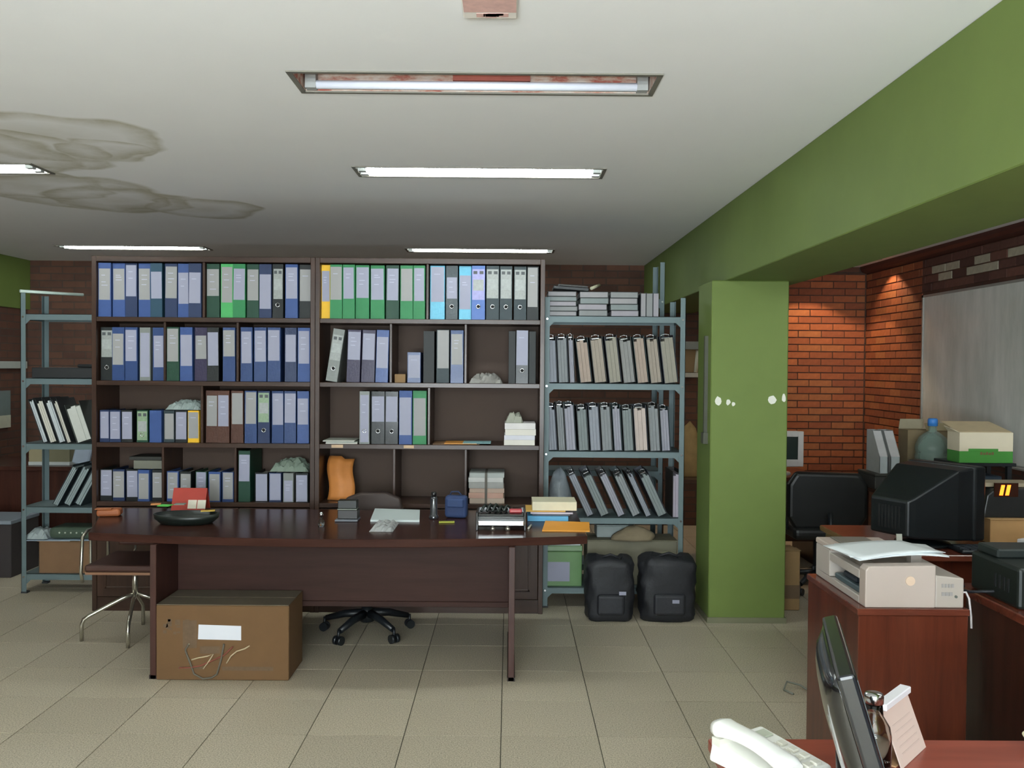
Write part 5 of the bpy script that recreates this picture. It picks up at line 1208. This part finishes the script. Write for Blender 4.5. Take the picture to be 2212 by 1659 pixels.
# local frame: x along the panel, +y = screen side (to the right of the viewer), back = -y
top = 1.085 - FD; hp = .315
Rt = Matrix.Rotation(-(-tilt), 3, 'X')
def T(x, y, z):   # panel coordinates: z up the tilted panel from its top edge downwards negative
    v = Vector((x, y, z)); c_, s_ = math.cos(tilt), math.sin(tilt)
    return (v.x, v.y * c_ - v.z * s_, v.y * s_ + v.z * c_ + top)
GB = P((14, 16, 18), .14, var=.2, coat=.8)
MB().hexa([T(-WL / 2, -.016, -hp), T(WL / 2, -.016, -hp), T(WL / 2, .016, -hp), T(-WL / 2, .016, -hp), T(-WL / 2, -.016, 0), T(WL / 2, -.016, 0), T(WL / 2, .016, 0), T(-WL / 2, .016, 0)]).build('bezel', P((16, 20, 26), .22, coat=.6), t, .006, local=True, seg=2)
MB().sheet(lambda u, v: T((-.5 + u) * WL * .95, -.0165 - .040 * ((1 - (2 * u - 1) ** 4) * (1 - (2 * v - 1) ** 4)) ** .6, -hp * .97 + hp * .94 * v), 16, 14).build('rear_cover', GB, t, local=True, solid=.002)
MB().hexa([T(-WL * .46, .0165, -hp * .93), T(WL * .46, .0165, -hp * .93), T(WL * .46, .018, -hp * .93), T(-WL * .46, .018, -hp * .93), T(-WL * .46, .0165, -hp * .05), T(WL * .46, .0165, -hp * .05), T(WL * .46, .018, -hp * .05), T(-WL * .46, .018, -hp * .05)]).build('screen', P((60, 66, 70), .12), t, local=True)
MB().tube([(0, .045, .034), (0, .03, .06), T(0, -.03, -hp * .55)], [.03, .026, .022], 10).build('stand_neck', P((18, 18, 20), .3), t, local=True)
MB().lathe([(.001, 0), (.082, 0), (.082, .008), (.05, .03), (.001, .034)], 0, .045, 28).build('stand_foot', P((18, 18, 20), .25), t, local=True)
# --- glass bottle with metal lid
q = at(1888, 1502, 1.96)
t = thing('glass_jar', 'clear glass bottle with shiny metal lid behind the flat monitor', 'bottle', (q.x, 1.96, FD))
zt = q.z - FD
MB().lathe([(.001, 0), (.036, 0), (.038, .01), (.038, zt * .48), (.034, zt * .60), (.020, zt * .74), (.0175, zt * .92), (.0165, zt * .92), (.016, zt * .76), (.031, zt * .60), (.035, zt * .47), (.035, .012), (.001, .010)], q.x, 1.96, 28, FD + .0005).build('bottle_body', glass('jar_glass', (235, 232, 226)), t)
MB().lathe([(.0185, zt * .90), (.0205, zt * .905), (.0205, zt * 1.0), (.018, zt * 1.03), (.001, zt * 1.035)], q.x, 1.96, 28, FD).build('metal_lid', CHROME, t)
MB().lathe([(.0345, zt * .12), (.0345, zt * .40), (.001, zt * .40), (.001, zt * .12)], q.x, 1.96, 28, FD).build('contents', P((150, 140, 128), .5), t)
# --- tent calendar
fb, nb = Vector((.975, 2.080)), Vector((.868, 1.962)); dr = (nb - fb); CL = dr.length
t = thing('desk_calendar', 'white tent desk calendar with orange edge beside the flat monitor', 'calendar', ((fb.x + nb.x) / 2, (fb.y + nb.y) / 2, FD + .0005), (0, 0, math.atan2(dr.y, dr.x)))
hc = .118; lean_ = .045
# local x along base edge (far -> near), +y is towards the right/far side... the visible face leans to -y side at its top
sgn = -1
def face(y0, y1, th): return [(-CL / 2, y0, 0), (CL / 2, y0, 0), (CL / 2, y1, hc), (-CL / 2, y1, hc)]
MB().add(face(0, sgn * lean_, 0), [(0, 1, 2, 3)]).build('front_sheet', P((212, 190, 180), .6, var=.04), t, local=True, solid=.003)
MB().add(face(sgn * .092, sgn * (lean_ + .004), 0), [(0, 1, 2, 3)]).build('rear_card', P((204, 140, 62), .6, var=.1), t, local=True, solid=.003)
MB().prism([(sgn * .012, .0), (sgn * .080, 0), (sgn * .080, .003), (sgn * .012, .003)], -CL / 2, CL / 2, 'x').build('base_card', P((190, 150, 110), .6), t, local=True)
MB().obox((0, sgn * (lean_ + .002), hc + .008), (CL, .026, .016)).build('binding_strip', P((236, 234, 240), .5, var=.02), t, .002, local=True)
for i in range(5):
    zz0, zz1 = hc * (.18 + .12 * i), hc * (.18 + .12 * i) + .004
    f0, f1 = zz0 / hc * lean_, zz1 / hc * lean_
    MB().add([(-CL * .36, sgn * f0 + .0022, zz0), (CL * .36, sgn * f0 + .0022, zz0), (CL * .36, sgn * f1 + .0022, zz1), (-CL * .36, sgn * f1 + .0022, zz1)], [(0, 1, 2, 3)]).build('date_row', P((206, 184, 175), .6), t, local=True, solid=.0004)
# --- cream cup at the right edge
q = atz(2222, 1606, FD)
t = thing('cream_bowl', 'cream coloured bowl cut by the right picture edge on the foreground desk', 'bowl', (q.x, q.y - .0, FD))
MB().lathe([(.001, 0), (.028, 0), (.03, .004), (.048, .034), (.046, .034), (.028, .008), (.001, .006)], q.x + .01, q.y - .05, 28, FD + .0005).build('bowl_body', P((222, 214, 180), .4, var=.03), t)
MB().lathe([(.044, .030), (.001, .032), (.001, .026), (.042, .026)], q.x + .01, q.y - .05, 28, FD).build('contents', P((214, 206, 176), .6), t)
# loose cable on the floor near the pedestal
q = atz(1706, 1490, .006)
fixed(MB().tube([(q.x, q.y - .06, .006), (q.x - .03, q.y, .006), (q.x, q.y + .05, .03), (q.x + .06, q.y + .03, .02), (q.x + .10, q.y - .05, .006)], .005, 6), 'cable', P((120, 122, 112), .5), 'short grey cable loop on the floor beside the red pedestal', 'cable')

# ================================================================== far left background
t = thing('left_desk', 'dark wooden desk in the shadow behind the left rack', 'desk', (-4.3, 8.0, 0))
box(XL + .02, -3.15, 7.55, 8.35, .71, .745).build('table_top', MAHD, t, .003)
box(-3.2, -3.175, 7.58, 8.32, 0, .7095).build('side_panel', MAHD, t); box(XL + .03, XL + .055, 7.58, 8.32, 0, .7095).build('side_panel', MAHD, t); box(XL + .055, -3.2, 7.62, 7.64, .1, .7095).build('modesty_panel', MAHD, t)
a = at(64, 960, 7.62)
for i, (u0, u1, hh, col, lab) in enumerate(((62, 100, .17, (150, 140, 108), 'cream carton seen through the left rack on the dark desk'), (104, 150, .20, (118, 114, 88), 'khaki carton seen through the left rack on the dark desk'))):
    x0, x1 = at(u0, 980, 7.65).x, at(u1, 980, 7.65).x
    t = thing('carton', lab, 'carton', ((x0 + x1) / 2, 7.75, .745)); box(x0, x1, 7.65, 7.9, .7455, .745 + hh).build('carton_body', P(col, .8), t, .003); box(x0 - .002, x1 + .002, 7.645, 7.9, .7455, .775).build('base_band', P((190, 194, 190), .6), t, .002)
x0, x1 = at(152, 980, 7.6).x, at(192, 980, 7.6).x
fixed(MB().obox(((x0 + x1) / 2, 7.66, .84), (.14, .05, .18), Matrix.Rotation(.25, 3, 'Y')), 'white_bag', P((176, 190, 206), .7), 'white paper bag behind the left rack on the dark desk', 'bag', .012)
t = thing('dark_monitor', 'dark monitor on the shadowed desk at left picture edge', 'monitor', (-4.65, 7.85, .745))
box(-4.86, -4.42, 7.72, 7.80, .80, 1.14).build('casing', P((28, 28, 32), .5), t, .01); box(-4.83, -4.45, 7.716, 7.7199, .84, 1.11).build('screen', P((36, 38, 44), .3), t)
box(-4.68, -4.60, 7.76, 7.80, .76, .82).build('neck', P((28, 28, 32), .5), t); box(-4.76, -4.52, 7.68, 7.9, .7455, .76).build('stand_foot', P((28, 28, 32), .5), t, .004)
t = thing('low_cabinet', 'grey-topped low cabinet in front of the left desk at picture edge', 'cabinet', (-4.5, 6.9, 0))
q = at(12, 1190, 6.7)
box(XL + .1, at(24, 1200, 6.75).x, 6.75, 7.15, 0, .40).build('carcass', P((46, 40, 40), .7), t, .004); box(XL + .095, at(24, 1200, 6.75).x + .004, 6.74, 7.155, .4005, .43).build('top_board', P((120, 128, 136), .5), t, .004)
a, b_ = at(0, 783, 8.9), at(62, 797, 9.1)
fixed(box(XL + .0005, XL + .05, 6.0, 9.1, 1.555, 1.625), 'cable_trunking', P((178, 184, 176), .5), 'white cable trunking running along the left brick wall', 'trunking', .003)
t = thing('wall_notice', 'framed notice on the left wall, half green half white', 'notice', (XL, 8.8, 1.05))
box(XL + .0005, XL + .012, 8.55, 8.86, 1.02, 1.34).build('upper_sheet', P((110, 122, 120), .6), t); box(XL + .0005, XL + .014, 8.55, 8.86, .98, 1.10).build('lower_sheet', P((206, 206, 186), .6), t)
